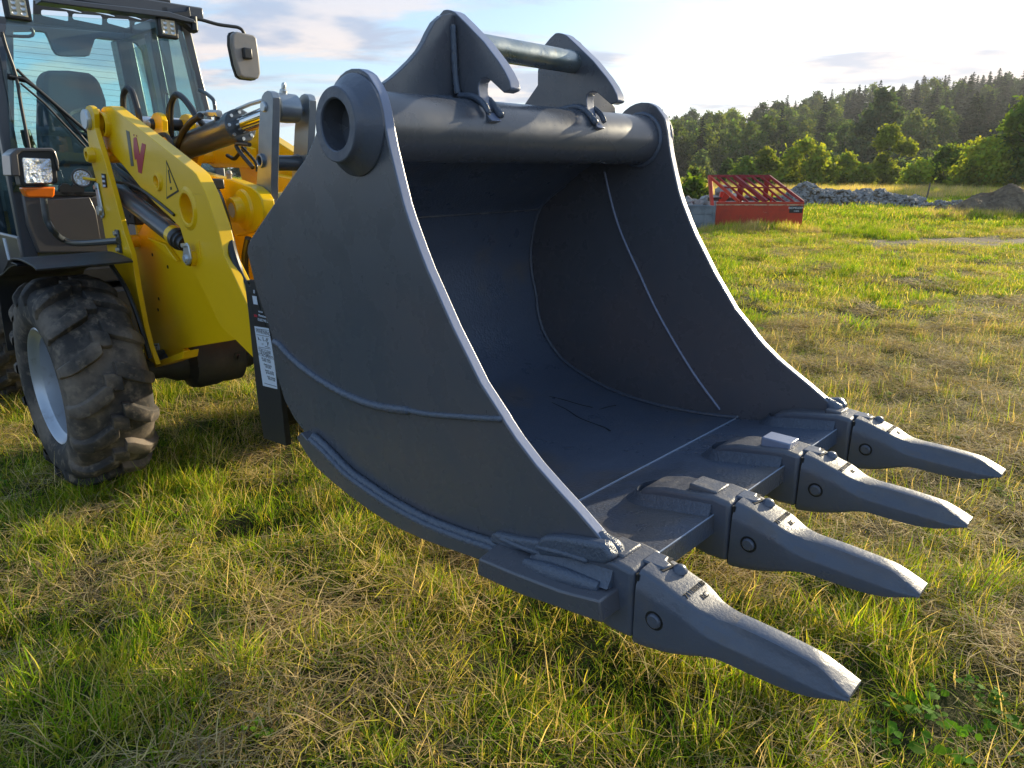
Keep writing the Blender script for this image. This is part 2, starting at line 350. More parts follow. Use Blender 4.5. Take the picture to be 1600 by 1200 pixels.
def build_ground():
    nt = gm.node_tree; N = nt.nodes; L = nt.links; b = N['Principled BSDF']; b.inputs['Roughness'].default_value = .95; b.inputs['Specular IOR Level'].default_value = .15
    tc = N.new('ShaderNodeTexCoord')
    def nz(s, d=6, r=.65, sc=(1,1,1)):
        mp = N.new('ShaderNodeMapping'); mp.inputs['Scale'].default_value = sc; L.new(tc.outputs['Object'], mp.inputs[0])
        n = N.new('ShaderNodeTexNoise'); n.inputs['Scale'].default_value = s; n.inputs['Detail'].default_value = d; n.inputs['Roughness'].default_value = r; L.new(mp.outputs[0], n.inputs['Vector']); return n.outputs[0]
    def rmp(v, a, c):
        m = N.new('ShaderNodeMapRange'); m.interpolation_type = 'SMOOTHSTEP'; L.new(v, m.inputs[0]); m.inputs[1].default_value = a; m.inputs[2].default_value = c; return m.outputs[0]
    def mix(f, a, c):
        m = N.new('ShaderNodeMix'); m.data_type = 'RGBA'; L.new(f, m.inputs[0])
        for i, v in ((6, a), (7, c)):
            if isinstance(v, tuple): m.inputs[i].default_value = (*v, 1)
            else: L.new(v, m.inputs[i])
        return m.outputs[2]
    c = mix(rmp(nz(3.2), .4, .62), (.018,.022,.008), (.050,.042,.020))
    c = mix(rmp(nz(.5), .42, .6), c, (.070,.085,.022))
    c = mix(rmp(nz(26), .55, .7), c, (.13,.11,.055))
    a = N.new('ShaderNodeAttribute'); a.attribute_name = 'dirt'
    d = mix(rmp(nz(2.5, sc=(1,2.5,1)), .4, .6), (.10,.070,.048), (.20,.155,.105))
    c = mix(a.outputs['Fac'], c, d)
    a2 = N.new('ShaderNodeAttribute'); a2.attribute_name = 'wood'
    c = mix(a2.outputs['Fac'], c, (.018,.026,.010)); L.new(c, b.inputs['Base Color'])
    bp = N.new('ShaderNodeBump'); bp.inputs['Strength'].default_value = .8; bp.inputs['Distance'].default_value = .04; L.new(nz(16), bp.inputs['Height']); L.new(bp.outputs[0], b.inputs['Normal'])
build_ground()
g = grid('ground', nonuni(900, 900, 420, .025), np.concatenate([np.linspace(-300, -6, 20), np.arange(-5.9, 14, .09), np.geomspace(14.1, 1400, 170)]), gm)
tag(g, kind='structure')

# ------------------------------------------------------------------ excavator bucket
N0, N1, TH = 1.20, 2.63, 0.034
PIV = (-1.737, 1.714)
B = empty('excavator_bucket', Vector((-1.6, 1.915, .56)), 'large dark grey toothed excavator bucket carried on the forks of the yellow loader', 'bucket')
front = ats([(560,107),(567,110.5),(574,116),(584,132),(590,143),(594,156),(598,173),(601,192),(608,228),(618,270),(630,318),(638,343),(655,390),(667,421),(680,450),(707.5,512.5),(730,557.5),(751,600),(784,651),(789,660),(806,686),(837.5,727.5),(866,760),(900,797.5),(937.5,841),(955,857)], N0)
back = ats([(392,420),(400,452),(410,482),(419,507),(427,535),(424,540),(430,580),(435,595),(445,627),(460,655),(475,675),(500,704),(537,742),(568,765),(600,787),(631,805),(662,821),(693,834),(725,846),(767,858)], N0)
back = back[::-1]
upper = ats([(386,395),(387,384),(391,374),(400,360),(422,327),(455,278),(475,250),(485,230)], N0)
top = [(PIV[0] + .146*math.cos(R(t)), PIV[1] + .146*math.sin(R(t))) for t in (150,138,126,114,103,92)]
outline = front + [(-.80,.705), (-1.19,.612)] + back + upper + top
for s, (a, b) in enumerate(((N0, N0+TH), (N1-TH, N1))):
    prism('side_plate', outline, a, b, ['paint', 'sky_sheen'], B, bevel=.0045, seg=3)
# sky reflection on the plates' cut edges is painted as a brighter colour
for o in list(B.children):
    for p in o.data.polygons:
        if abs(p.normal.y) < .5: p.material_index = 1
# rolled back shell (inner line seen at the far plate)
inner = [(-1.805,1.705),(-1.90,1.655),(-2.02,1.598),(-2.13,1.527),(-2.232,1.462),(-2.285,1.415),(-2.318,1.335),(-2.342,1.22),(-2.335,1.11),(-2.305,1.0),(-2.290,.91),(-2.262,.84),(-2.215,.775),(-2.135,.705),(-2.042,.664),(-1.912,.625),(-1.757,.600),(-1.60,.592),(-1.437,.598),(-1.30,.611),(-1.195,.626)]
def offset(L, d):
    out = []
    for i, p in enumerate(L):
        t = Vector(L[min(i+1, len(L)-1)]) - Vector(L[max(i-1, 0)]); t.normalize(); out.append((p[0] - t.y*-d*-1, p[1] - t.x*d*1)) if False else out.append((p[0] + t.y*d, p[1] - t.x*d))
    return out
def smooth2(L, k=5): return [(v.x, v.y) for v in spline([(p[0], p[1], 0) for p in L], k)]
inn = smooth2(inner, 4)
ip = Vector(inn[10]); tst = offset(inn, .024)
dsg = .024 if (Vector(tst[10]) - Vector((-1.7, 1.2))).length > (ip - Vector((-1.7, 1.2))).length else -.024
shell = inn + offset(inn, dsg)[::-1]
prism('shell_plate', shell, N0+TH, N1-TH, 'tread_plate', B, bevel=0, sharp=40)
weld('weld_bead', [Vector((-2.285, N0+TH+.01, 1.415)), Vector((-2.287, 1.9, 1.412)), Vector((-2.285, N1-TH, 1.415))], .005, B, 'paint', 2)
weld('weld_bead', [Vector((p[0]+.004, N1-TH-.003, p[1]+.006)) for p in inner[3:]], .008, B)
weld('weld_bead', [Vector((p[0], N1-TH-.002, p[1])) for p in ats([(945,268),(953,305),(965,348),(980,386),(1000,429),(1023,479),(1050,528),(1085,585),(1125,640)], N1-TH)], .0052, B, 'sky_sheen')
weld('weld_bead', [pn(q, N0-.002) for q in [(428,534),(437,539),(452,556),(470,572),(494,590),(520,606),(545,619),(570,629),(600,637),(640,642)]], .0125, B)
weld('weld_bead', [pn(q, N0-.001) for q in [(636,641),(665,647),(700,650),(745,653),(784,655)]], .0085, B)
# heel plate wrapping the underside, standing out past both side plates
ho = ats([(463,683),(467,691),(480,712),(492,729),(520,754),(546,775),(582,801),(621,825),(662,844),(704,859),(746,874),(775,881)], N0-.035)
hi = ats([(470,676),(480,688),(500,706),(537,744),(568,767),(600,789),(631,807),(662,823),(693,836),(725,848),(755,858),(772,866)], N0-.035)
prism('heel_plate', ho + hi[::-1], N0-.035, N0+.020, 'paint', B, bevel=.003, sharp=45)
prism('heel_plate', ho + hi[::-1], N1-.020, N1+.035, 'paint', B, bevel=.003, sharp=45)
ksel = [i for i, p in enumerate(inn) if p[1] < .74 and p[0] < -1.25]
prism('belly_wear_plate', [offset(inn, dsg*1.04)[i] for i in ksel] + [offset(inn, dsg*1.9)[i] for i in ksel][::-1], N0+TH, N1-TH, 'paint', B, bevel=0, sharp=45)
weld('weld_bead', [Vector((p[0], N0-.012, p[1]+.012)) for p in hi[1:]], .014, B)
weld('weld_bead', [Vector((p[0], N0-.026, p[1]+.003)) for p in hi[1:]], .011, B)
# cutting lip
lip = [(-1.2,.6245),(-.79,.702),(-.787,.645),(-.80,.638),(-1.2,.566)]
prism('cutting_edge', lip, N0+.001, N1-.001, 'tread_plate', B, bevel=.002)
tube('floor_seam', [Vector((-1.203, N0+TH, .626)), Vector((-1.203, N1-TH-.01, .626))], .0032, 'scratch', B, 6)
tube('floor_seam', [Vector((-.792, 1.30, .7015)), Vector((-.792, N1-.08, .7015))], .0022, 'scratch', B, 6)
# side protector blocks at the lip corners, with their heavy welds
for s, n_in, n_out in ((-1, N0, N0-.095), (1, N1, N1+.095)):
    P = lambda u, v, w, s=s: Vector((u, w, v))
    bm = bmesh.new()
    o4 = [(-1.178,.587),(-1.171,.637),(-1.06,.646),(-.90,.664),(-.785,.690),(-.776,.638),(-1.02,.598)]
    i4 = [(p[0], p[1] + (.020 if p[1] > .63 and p[0] < -.79 else 0)) for p in o4]
    A = [bm.verts.new(Vector((p[0], n_out, p[1]))) for p in o4]; Bv = [bm.verts.new(Vector((p[0]-.0, n_in, p[1]))) for p in i4]
    bm.faces.new(A); bm.faces.new(Bv[::-1])
    for i in range(len(A)):
        j = (i+1) % len(A); bm.faces.new((A[i], A[j], Bv[j], Bv[i]))
    link('side_protector', tomesh(bm), 'paint', B, .005, 3)
    k = n_in + s*.022
    for pxs, off in (([(766,836),(772,832),(800,839),(846,846),(846,866),(800,859),(767,849)], .024), ([(841,848),(848,837),(872,836),(948,848),(962,872),(948,880),(900,873),(845,866)], .032)):
        pts = ats(pxs, N0-.02); a_, b_ = sorted((n_in - s*.004, n_in + s*off)); prism('weld_pad', pts, a_, b_, 'weld', B, bevel=.011, seg=4, sharp=60)
    weld('weld_bead', [Vector((-1.165, n_in+s*.020, .668)), Vector((-1.10, n_in+s*.022, .672)), Vector((-1.03, n_in+s*.022, .680))], .007, B)
    weld('weld_bead', [Vector((-1.03, n_in+s*.028, .700)), Vector((-.95, n_in+s*.030, .716)), Vector((-.87, n_in+s*.030, .727))], .007, B)
    tube('weld_fillet', [Vector((-1.05, k+s*.024, .655)), Vector((-.95, k+s*.026, .667)), Vector((-.82, k+s*.024, .686))], [.012,.022,.022,.014], 'weld', B, 12, smooth=4)
    tube('weld_flare', [Vector((-.872, n_in - s*TH*.5, .782)), Vector((-.85, n_in - s*TH*.5, .764)), Vector((-.825, n_in - s*TH*.5, .750)), Vector((-.806, n_in - s*TH*.5, .743))], [.010,.018,.025,.024,.012], 'weld', B, 16, smooth=4)
# adapters and teeth
TC = [1.237 + .4535*i for i in range(4)]
HW = .062
side = [(-1.048,.672),(-1.020,.706),(-.95,.728),(-.86,.742),(-.80,.752),(-.747,.748),(-.742,.575),(-.80,.571),(-.88,.582),(-.99,.606),(-1.045,.630)]
ST = [  # a, bottom, half width, crease height, half top width, top
 (-.739,.567,.062,.718,.048,.750),(-.72,.569,.062,.714,.048,.748),(-.69,.575,.062,.708,.049,.742),(-.66,.582,.062,.702,.050,.733),(-.625,.594,.061,.694,.050,.7235),
 (-.60,.604,.060,.686,.045,.7135),(-.575,.614,.057,.676,.036,.7065),(-.54,.623,.052,.668,.028,.7045),(-.50,.622,.047,.664,.0255,.7055),(-.45,.621,.043,.661,.025,.705),
 (-.40,.624,.041,.659,.025,.7025),(-.36,.632,.040,.658,.025,.699),(-.335,.641,.039,.658,.026,.691),(-.31,.652,.037,.660,.031,.679),(-.288,.660,.034,.663,.031,.669)]
def smooth_st(k=4):
    X = np.array(ST); n = len(X); t = np.linspace(0, n-1, (n-1)*k+1); out = []
    for q in t:
        i = min(int(q), n-2); f = q - i; a, b, c, d = X[max(i-1,0)], X[i], X[i+1], X[min(i+2,n-1)]
        out.append(.5*((2*b)+(c-a)*f+(2*a-5*b+4*c-d)*f*f+(3*b-a-3*c+d)*f**3))
    return out
def tooth_mesh(c):
    bm = bmesh.new(); rings = []
    for s in smooth_st():
        a, zb, hb, zc, ht, zt = s; g = (zt - zc); h = (zc - zb)
        half = [(hb*.90, zb), (hb*.985, zb + h*.05), (hb, zb + h*.16), (hb, zb + h*.86), (hb*.975, zc+g*.03), (hb*.34+ht*.66, zc + g*.34), (ht*1.04, zc + g*.76), (ht*.94, zt - g*.04), (ht*.75, zt), (ht*.35, zt+.0015)]
        pts = [(x, z) for x, z in half] + [(-x, z) for x, z in half[::-1]]
        rings.append([bm.verts.new(Vector((a, c + x, z))) for x, z in pts])
    for i in range(len(rings)-1):
        for k in range(len(rings[i])):
            j = (k+1) % len(rings[i]); bm.faces.new((rings[i][k], rings[i][j], rings[i+1][j], rings[i+1][k]))
    bm.faces.new(rings[0][::-1]); bm.faces.new(rings[-1]); return tomesh(bm)
def skirt(c, par):
    # sloping fillet running round the adapter where it meets the lip
    sp = [(-.800,HW+.001,.700),(-.86,HW,.690),(-.95,HW,.674),(-1.03,HW-.004,.660),(-1.055,HW*.55,.655),(-1.065,0,.653)]
    inn_ = [Vector((a, w, z+.030)) for a, w, z in sp]; out_ = [Vector((a-(.03 if i > 3 else 0)+(.004 if i == 0 else 0), w+(.026 if i < 4 else .012 if i == 4 else 0), z-.006)) for i, (a, w, z) in enumerate(sp)]
    inn_ = inn_ + [Vector((v.x, -v.y, v.z)) for v in inn_[-2::-1]]; out_ = out_ + [Vector((v.x, -v.y, v.z)) for v in out_[-2::-1]]
    I = spline(inn_, 5); O = spline(out_, 5); bm = bmesh.new(); rows = []
    for i in range(len(I)):
        m1 = I[i].lerp(O[i], .45); m1.z -= .006*random.uniform(.6,1.2); rows.append([bm.verts.new(Vector((p.x, c+p.y, p.z))) for p in (I[i], m1, O[i], Vector((I[i].x, I[i].y*.9, O[i].z-.01)))])
    for i in range(len(rows)-1):
        for k in range(4): bm.faces.new((rows[i][k], rows[i][(k+1)%4], rows[i+1][(k+1)%4], rows[i+1][k]))
    bm.faces.new(rows[0][::-1]); bm.faces.new(rows[-1]); link('weld_skirt', tomesh(bm), 'weld', par, sharp=60)
for i, c in enumerate(TC):
    o = prism('adapter', side, c-HW, c+HW, ['cast', 'rough_cast'], B, bevel=.013, seg=4)
    for p in o.data.polygons:
        if p.normal.z > .6: p.material_index = 1
    # hooked joint between adapter and tooth, read as a dark gap
    prism('joint_gap', [(-.7445,.571),(-.7445,.741),(-.736,.741),(-.736,.571)], c-.055, c+.055, 'dark', o, bevel=0)
    jg = [(-.742,.0),(-.703,.004),(-.699,.030),(-.713,.036),(-.711,.042),(-.742,.046)]
    prism('joint_gap', [(u, c-.010+v) for u, v in [(-.745,-.006),(-.700,-.003),(-.694,.036),(-.712,.043),(-.712,.060),(-.745,.060)]], .738, .7478, 'dark', o, bevel=0, P=PZ)
    prism('locking_tab', [(u, c-.010+v) for u, v in [(-.760,.000),(-.705,.003),(-.699,.030),(-.718,.037),(-.722,.056),(-.760,.056)]], .735, .7515, 'cast', o, bevel=.004, P=PZ)
    if i in (1, 2):
        big = i == 2
        z0 = .748; hh = .020 if big else .009
        prism('wear_pad', [(-.885,c-.038),(-.800 if not big else -.79,c-.038),(-.800 if not big else -.79,c+.036),(-.885,c+.036)], z0-.012, z0+hh, ['rough_cast','sky_sheen'][int(big)], o, bevel=.004, P=PZ)
        skirt(c, o)
    else:
        prism('wear_pad', [(-.850,c-.038),(-.792,c-.036),(-.792,c+.040),(-.850,c+.040)], .738, .7585, 'rough_cast', o, bevel=.005, P=PZ)
        skirt(c, o)
    t = link('tooth', tooth_mesh(c), ['cast', 'rough_cast'], B, sharp=50)
    for p in t.data.polygons:
        if p.normal.z > .75 and p.center.x + Ctx.org.x < -.52: p.material_index = 1
    lathe('locking_pin', (-.687, c-.061, .652), [(0,-.008),(.013,-.008),(.0165,-.005),(.0175,.004)], 'cast', t, 24)
    lathe('pin_recess', (-.687, c-.061, .652), [(.0172,-.0012),(.0225,-.0014),(.0245,.002)], 'dark', t, 28)
    lathe('locking_pin', (-.687, c+.061, .652), [(0,.008),(.013,.008),(.0165,.005),(.0175,-.004)], 'cast', t, 24)
    for (s_, size, u) in (('7118881/8', .0185, -.630), ('RC', .0185, -.608)):
        text('cast_number', s_, size, 'dark', t, (u, c+.002 + (0.006 if s_ == 'RC' else 0), .7262 + (-.63-u)*.36), (0,1,0), (-1,0,.36), .0012)
    lathe('casting_lug', (-.682, c+.026, .744), [(0,.011),(.006,.0105),(.012,.007),(.017,0),(.018,-.005)], 'cast', t, 20, axis=(0,0,1))
# tube across the top, bosses
lathe('cross_tube', (PIV[0], N0+TH, PIV[1]), [(.0955,0),(.0955,N1-N0-2*TH)], 'paint', B, 96)
weld('weld_bead', [Vector((PIV[0]+.099*math.cos(t), N1-TH-.004, PIV[1]+.099*math.sin(t))) for t in np.linspace(-2.2, 2.2, 18)], .010, B)
weld('weld_bead', [Vector((PIV[0]+.099*math.cos(t), N0+TH+.004, PIV[1]+.099*math.sin(t))) for t in np.linspace(-2.2, 2.2, 18)], .009, B)
for s, f in ((1, N0), (-1, N1)):
    prof = [(.134,.001),(.134,-.006),(.130,-.012),(.104,-.040),(.100,-.046),(.0985,-.060),(.097,-.064),(.094,-.066),(.070,-.066),(.0665,-.063),(.0665,.20),(0,.20)]
    o = lathe('boss_ring', (PIV[0], f, PIV[1]), [(r, h*s) for r, h in prof], ['cast'], B, 64, sharp=30)
    if s == 1:
        lathe('bore', (PIV[0], f, PIV[1]), [(.0660,-.058),(.0660,.195),(0,.195)], 'paint', o, 48)
# two lifting lugs with hooked noses and gussets, joined by a bar
lug = [at(q, 1.623) for q in [(600+x*.2875, y*.2875) for x, y in [(322,54),(340,51),(362,55),(385,66),(440,120),(490,172),(540,224),(620,330),(655,385),(682,440),(690,478),(682,492),(650,505),(572,432),(552,424),(530,428),(515,445),(512,480),(520,540),(540,600),(572,640),(590,655)]]]
lug += [(-1.655,1.735),(-1.80,1.745),(-1.99,1.84),(-1.922,1.905),(-1.922,1.956),(-1.898,2.035),(-1.862,2.062)]
for k, (a, b, s) in enumerate(((1.623,1.667,-1),(2.207,2.163,1))):
    a2 = a if s == -1 else 2.207
    o = prism('lifting_lug', lug, min(a,b), max(a,b), ['paint','sky_sheen'], B, bevel=.003, sharp=30)
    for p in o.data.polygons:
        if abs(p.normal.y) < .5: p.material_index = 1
    lf = a if s == -1 else 2.207          # outer face
    g = [(1.340,1.800),(1.345,1.838),(1.378,1.858),(1.412,1.883),(1.448,1.911),(1.481,1.941),(1.503,1.968),(1.520,1.994),(1.545,2.026),(1.575,2.048),(1.61,2.058),(1.63,2.05),(1.625,1.76),(1.36,1.76)]
    g = [(x if s == -1 else 1.915*2-x, z) for x, z in g]
    prism('gusset', g, -1.815, -1.788, 'paint', o, bevel=.003, P=PA)
    e = .004*s
    w0 = lf + s*.010
    mweld([Vector((-1.785, w0, 2.025)), Vector((-1.782, w0, 1.95)), Vector((-1.778, w0, 1.87)), Vector((-1.765, w0+s*.004, 1.825))], .011, o, (1,0,0))
    mweld([Vector((-1.76, w0+s*.004, 1.820)), Vector((-1.70, w0, 1.814)), Vector((-1.66, w0-s*.004, 1.793)), Vector((-1.635, w0-s*.008, 1.763))], .009, o, (.4,0,1))
    weld('weld_bead', [Vector((-1.783, w0+s*.01, 1.812)), Vector((-1.783, w0+s*.14, 1.806)), Vector((-1.783, w0+s*.27, 1.800))], .010, o)
    wi = (max(a,b) if s == -1 else min(a,b)) - s*.006
    weld('weld_bead', [Vector((-1.90, wi, 1.79)), Vector((-1.78, wi, 1.812)), Vector((-1.70, wi, 1.81)), Vector((-1.63, wi, 1.755))], .012, o)
tube('lifting_bar', [Vector((-1.752, 1.640, 1.970)), Vector((-1.752, 2.19, 1.970))], .038, 'galv', B, 48)
# dried puddle and cracks in the paint on the bucket floor
M['stain'] = mat('dried_mud_stain', (.050,.036,.028), .6, noise=[((.09,.07,.055), 30, .45, .65, .8)])
def floor_pt(q, lift=.0015):
    z = .60
    for _ in range(4):
        X = ground(q, z); a = X.dot(AX_A); z = float(np.interp(a, [p[0] for p in inn[30:]], [p[1] for p in inn[30:]]))
    return Vector((a, X.dot(AX_N), z + lift))
def decal(name, pxs, m):
    bm = bmesh.new(); c = sum((Vector(floor_pt(q)) for q in pxs), Vector())/len(pxs); ctr = bm.verts.new(floor_pt((sum(q[0] for q in pxs)/len(pxs), sum(q[1] for q in pxs)/len(pxs)), .0035))
    vs = [bm.verts.new(floor_pt(q, .003)) for q in pxs]
    for i in range(len(vs)): bm.faces.new((vs[i], vs[(i+1) % len(vs)], ctr))
    return link(name, tomesh(bm), m, B)
for pxs in ([(858,616),(880,624),(905,632),(926,637)], [(862,628),(885,640),(905,653),(925,661),(944,668),(954,674)], [(936,640),(950,636),(962,634)]):
    tube('paint_crack', [floor_pt(q, .0005) for q in pxs], [.0012,.0026,.0022,.0034], 'dark', B, 6, smooth=5)

# ------------------------------------------------------------------ wheel loader
LD = empty('wheel_loader', Vector((-4.6, 1.72, 0)), 'yellow compact wheel loader with dark glass cab carrying the grey bucket', 'wheel loader')
NC = 1.72
# wheels
WC = (-4.08, .535); WR = .535
def build_wheel():
    h = .175          # half width
    prof = [(.300,-h+.035),(.312,-h+.010),(.335,-h-.004),(.370,-h-.014),(.420,-h-.016),(.460,-h-.008),(.487,-h+.010),(.500,-h+.035),(.508,-h+.08),(.512,0)]
    prof = prof + [(r, -x) for r, x in prof[-2::-1]]
    t = lathe('tyre', (WC[0], 0, WC[1]), prof, 'tyre', None, 80, sharp=60)
    bm = bmesh.new(); NL = 16
    def lug(th0, pts, r0, r1, dth):
        """pts: centreline (angle offset, across, half-thickness) -> raised bar following the casing"""
        rows = []
        for (dt, x, w) in pts:
            ed = max(0, (abs(x) - .10) / .085); drop = .040 * ed**2.2
            rr0 = r0 - .01 - drop; rr1 = r1 - drop*1.25; row = []
            for (sg, rr, ww) in ((-1, rr0, w*1.25), (-1, rr1-.004, w), (-.6, rr1, w), (.6, rr1, w), (1, rr1-.004, w), (1, rr0, w*1.25)):
                th = th0 + dt + sg * (ww if abs(sg) == 1 else w*.9) / r1
                row.append(bm.verts.new(Vector((WC[0] + rr*math.cos(th), x, WC[1] + rr*math.sin(th)))))
            rows.append(row)
        for i in range(len(rows)-1):
            for k in range(5): bm.faces.new((rows[i][k], rows[i][k+1], rows[i+1][k+1], rows[i+1][k]))
        bm.faces.new(rows[0][::-1]); bm.faces.new(rows[-1])
    for i in range(NL):
        th = 2*math.pi*i/NL + random.uniform(-.006, .006)
        for s, o in ((-1, 0), (1, math.pi/NL)):
            rr = .549 + random.uniform(-.002,.001)
            lug(th + o, [(.12, s*.016, .034), (.09, s*.050, .042), (.045, s*.092, .038), (.005, s*.130, .035), (-.02, s*.162, .033), (-.03, s*.184, .029), (-.034, s*.198, .022)], .494, rr, 0)
        lug(th + .196, [(.02, -.040, .034), (.0, -.004, .042), (-.02, .034, .034)], .498, .546, 0)
    l = link('tread', tomesh(bm), 'tyre', t, .003, 2, 24)
    rim = lathe('rim', (WC[0], 0, WC[1]), [(.312,-h+.020),(.300,-h+.012),(.292,-h+.018),(.285,-h+.035),(.262,-h+.055),(.255,-h+.10),(.250,-h+.18),(.19,-h+.19),(.13,-h+.17),(.12,-h+.12),(.10,-h+.10),(0,-h+.10)], 'rim', None, 64)
    bm = bmesh.new()
    for k in range(8):
        a = 2*math.pi*k/8; add_lathe(bm, (WC[0]+.155*math.cos(a), -h+.18, WC[1]+.155*math.sin(a)), [(0,-.035),(.012,-.035),(.014,0)], 8)
    nuts = link('wheel_nut', tomesh(bm), 'zinc', rim, sharp=30); nuts['kind'] = 'stuff'
    return t, l, rim, nuts
org = Ctx.org.copy(); Ctx.org = Vector((0,0,0))
t, l, rim, nuts = build_wheel(); Ctx.org = org
def place_wheel(a, n, flip, first=False):
    w = D.objects.new('wheel', None); COL.objects.link(w); w.parent = LD; w.empty_display_size = .1
    rt, rl, rr, rn = (t, l, rim, nuts) if first else (t.copy(), l.copy(), rim.copy(), nuts.copy())
    if not first:
        for o in (rt, rl, rr, rn): COL.objects.link(o)
    w.location = Vector((a, n, 0)) - Ctx.org
    if flip: w.rotation_euler = (0, 0, math.pi)
    # centre the wheel's own geometry on the hub's vertical
    for o in (rt, rr): o.parent = w; o.location = (-WC[0], 0, 0)
    rl.parent = rt; rn.parent = rr
    return w
place_wheel(-4.08, 1.015, False, True); place_wheel(-4.08, 2.425, True); place_wheel(-6.15, 1.015, False); place_wheel(-6.15, 2.425, True)
# mudguards: bent sheet over each front wheel
def mudguard(n0, n1):
    pr = ats([(3,470),(4,440),(12,428),(24,417),(34,413)], .85) + [(-4.22,1.165),(-4.05,1.182),(-3.92,1.180),(-3.80,1.172),(-3.74,1.160)]
    pr = [(-4.70,.62),(-4.66,.82)] + [p for p in pr if p[0] > -4.66]
    pts = smooth2(pr, 3); low = offset(pts, .010)
    if Vector(low[len(low)//2]).y > Vector(pts[len(pts)//2]).y: low = offset(pts, -.010)
    return prism('mudguard', pts + low[::-1], n0, n1, 'blackmetal', LD, bevel=.002, sharp=25)
mudguard(.83, 1.24); mudguard(2.20, 2.62)
tube('mudguard_stay', [Vector((-4.05,1.235,1.12)), Vector((-3.92,1.25,1.0)), Vector((-3.83,1.26,.82)), Vector((-3.80,1.27,.66))], .012, 'black', LD, 8, smooth=4)
# axles
for a in (-4.08, -6.15):
    ax = lathe('axle', (a, 1.2, .535), [(0,0),(.075,0),(.085,.03),(.075,.08),(.062,.14),(.068,.22),(.10,.28),(.105,.33),(.155,.36),(.165,.40),(.165,.50),(.155,.53),(.16,.56),(.16,.64),(.105,.68),(.10,.72),(.068,.80),(.062,.90),(.085,1.0),(.075,1.04),(0,1.04)], 'axle', LD, 36)
    for k in range(10):
        an = 2*math.pi*k/10; lathe('flange_bolt', (a+.145*math.cos(an), 1.575, .535+.145*math.sin(an)), [(0,-.018),(.012,-.018),(.012,0)], 'axle', ax, 6)
    lathe('oil_plug', (a+.14, 1.80, .545), [(0,.04),(.016,.04),(.016,.02),(.034,.02),(.036,0)], 'axle', ax, 20, axis=(1,0,0))
    box('axle_rib', (a-.02, 1.25, .575), (a+.02, 1.60, .625), 'axle', ax, .01)
# front frame: recessed side plates, belly plate, tower plates
frame = ats([(212,430),(205,385),(235,330),(300,395),(345,505),(368,531),(285,545),(292,552),(245,570),(228,520)], 1.44)
fr = [(p[0], p[1]) for p in frame]
for n in (1.44, 1.98): prism('frame_plate', fr, n, n+.03, 'yellow', LD, bevel=.003)
prism('belly_plate', ats([(245,566),(293,548),(291,560),(245,574)], 1.38), 1.36, 1.44, 'yellow', LD, bevel=.004)
box('frame_cross_plate', (-4.32, 1.47, .62), (-4.29, 1.98, 1.35), 'yellow', LD)
tower = ats([(133,171),(135,166),(139,164.5),(143,167),(147,178),(148,200),(163,250),(177,300),(193,360),(205,397),(215,457),(224,504),(233,540),(244,570),(228,560),(205,470),(168,392),(158,333),(152,290),(142,250),(137,215),(134,190)], 1.30)
def fan(L): return L
tw = []
for n0, n1 in ((1.30, 1.325), (2.11, 2.135)):
    tw.append(prism('tower_plate', tower, n0, n1, 'yellow', LD, bevel=.002, sharp=30))
q = at((138,187), 1.30)
lathe('pivot_pin', (q[0], 1.30, q[1]), [(0,-.022),(.045,-.022),(.05,-.016),(.05,0),(.03,0),(.03,.82),(0,.82)], 'pinface', LD, 28)
lathe('pin_collar', (q[0], 1.325, q[1]), [(.055,0),(.055,.03)], 'yellow', LD, 28)
q = at((145,242), 1.30); lathe('cross_tube', (q[0], 1.28, q[1]), [(.018,.0),(.018,-.012),(.034,-.012),(.040,0),(.040,.85)], 'yellow', LD, 28)
q = at((157,312), 1.30)
bm = bmesh.new(); add_prism(bm, [(q[0]-.02,q[1]+.09),(q[0]+.022,q[1]+.085),(q[0]+.035,q[1]-.08),(q[0]+.0,q[1]-.10),(q[0]-.025,q[1]-.07)], 1.288, 1.299); link('pin_lock', tomesh(bm), 'pinface', LD, .006)
lathe('lock_bolt', (q[0]+.004, 1.288, q[1]+.065), [(0,-.012),(.013,-.012),(.013,0)], 'zinc', LD, 6)
lathe('lock_bolt', (q[0]+.010, 1.288, q[1]-.055), [(0,-.014),(.024,-.014),(.026,0)], 'zinc', LD, 16)
pl = ats([(158.8,271),(164.5,272),(167,293),(161.5,293)], 1.2975); o = prism('rating_plate', pl, 1.2955, 1.2995, 'ink', LD, bevel=0)
for k in range(3):
    u = k/3+.12; a0 = Vector(pl[0])*(1-u)+Vector(pl[3])*u; b0 = Vector(pl[1])*(1-u)+Vector(pl[2])*u; c0 = a0+(Vector(pl[3])-Vector(pl[0]))*.16; d0 = b0+(Vector(pl[2])-Vector(pl[1]))*.16
    prism('plate_line', [tuple(a0*.9+b0*.1), tuple(b0*.8+a0*.2), tuple(d0*.8+c0*.2), tuple(c0*.9+d0*.1)], 1.2945, 1.2955, 'white', o, bevel=0)
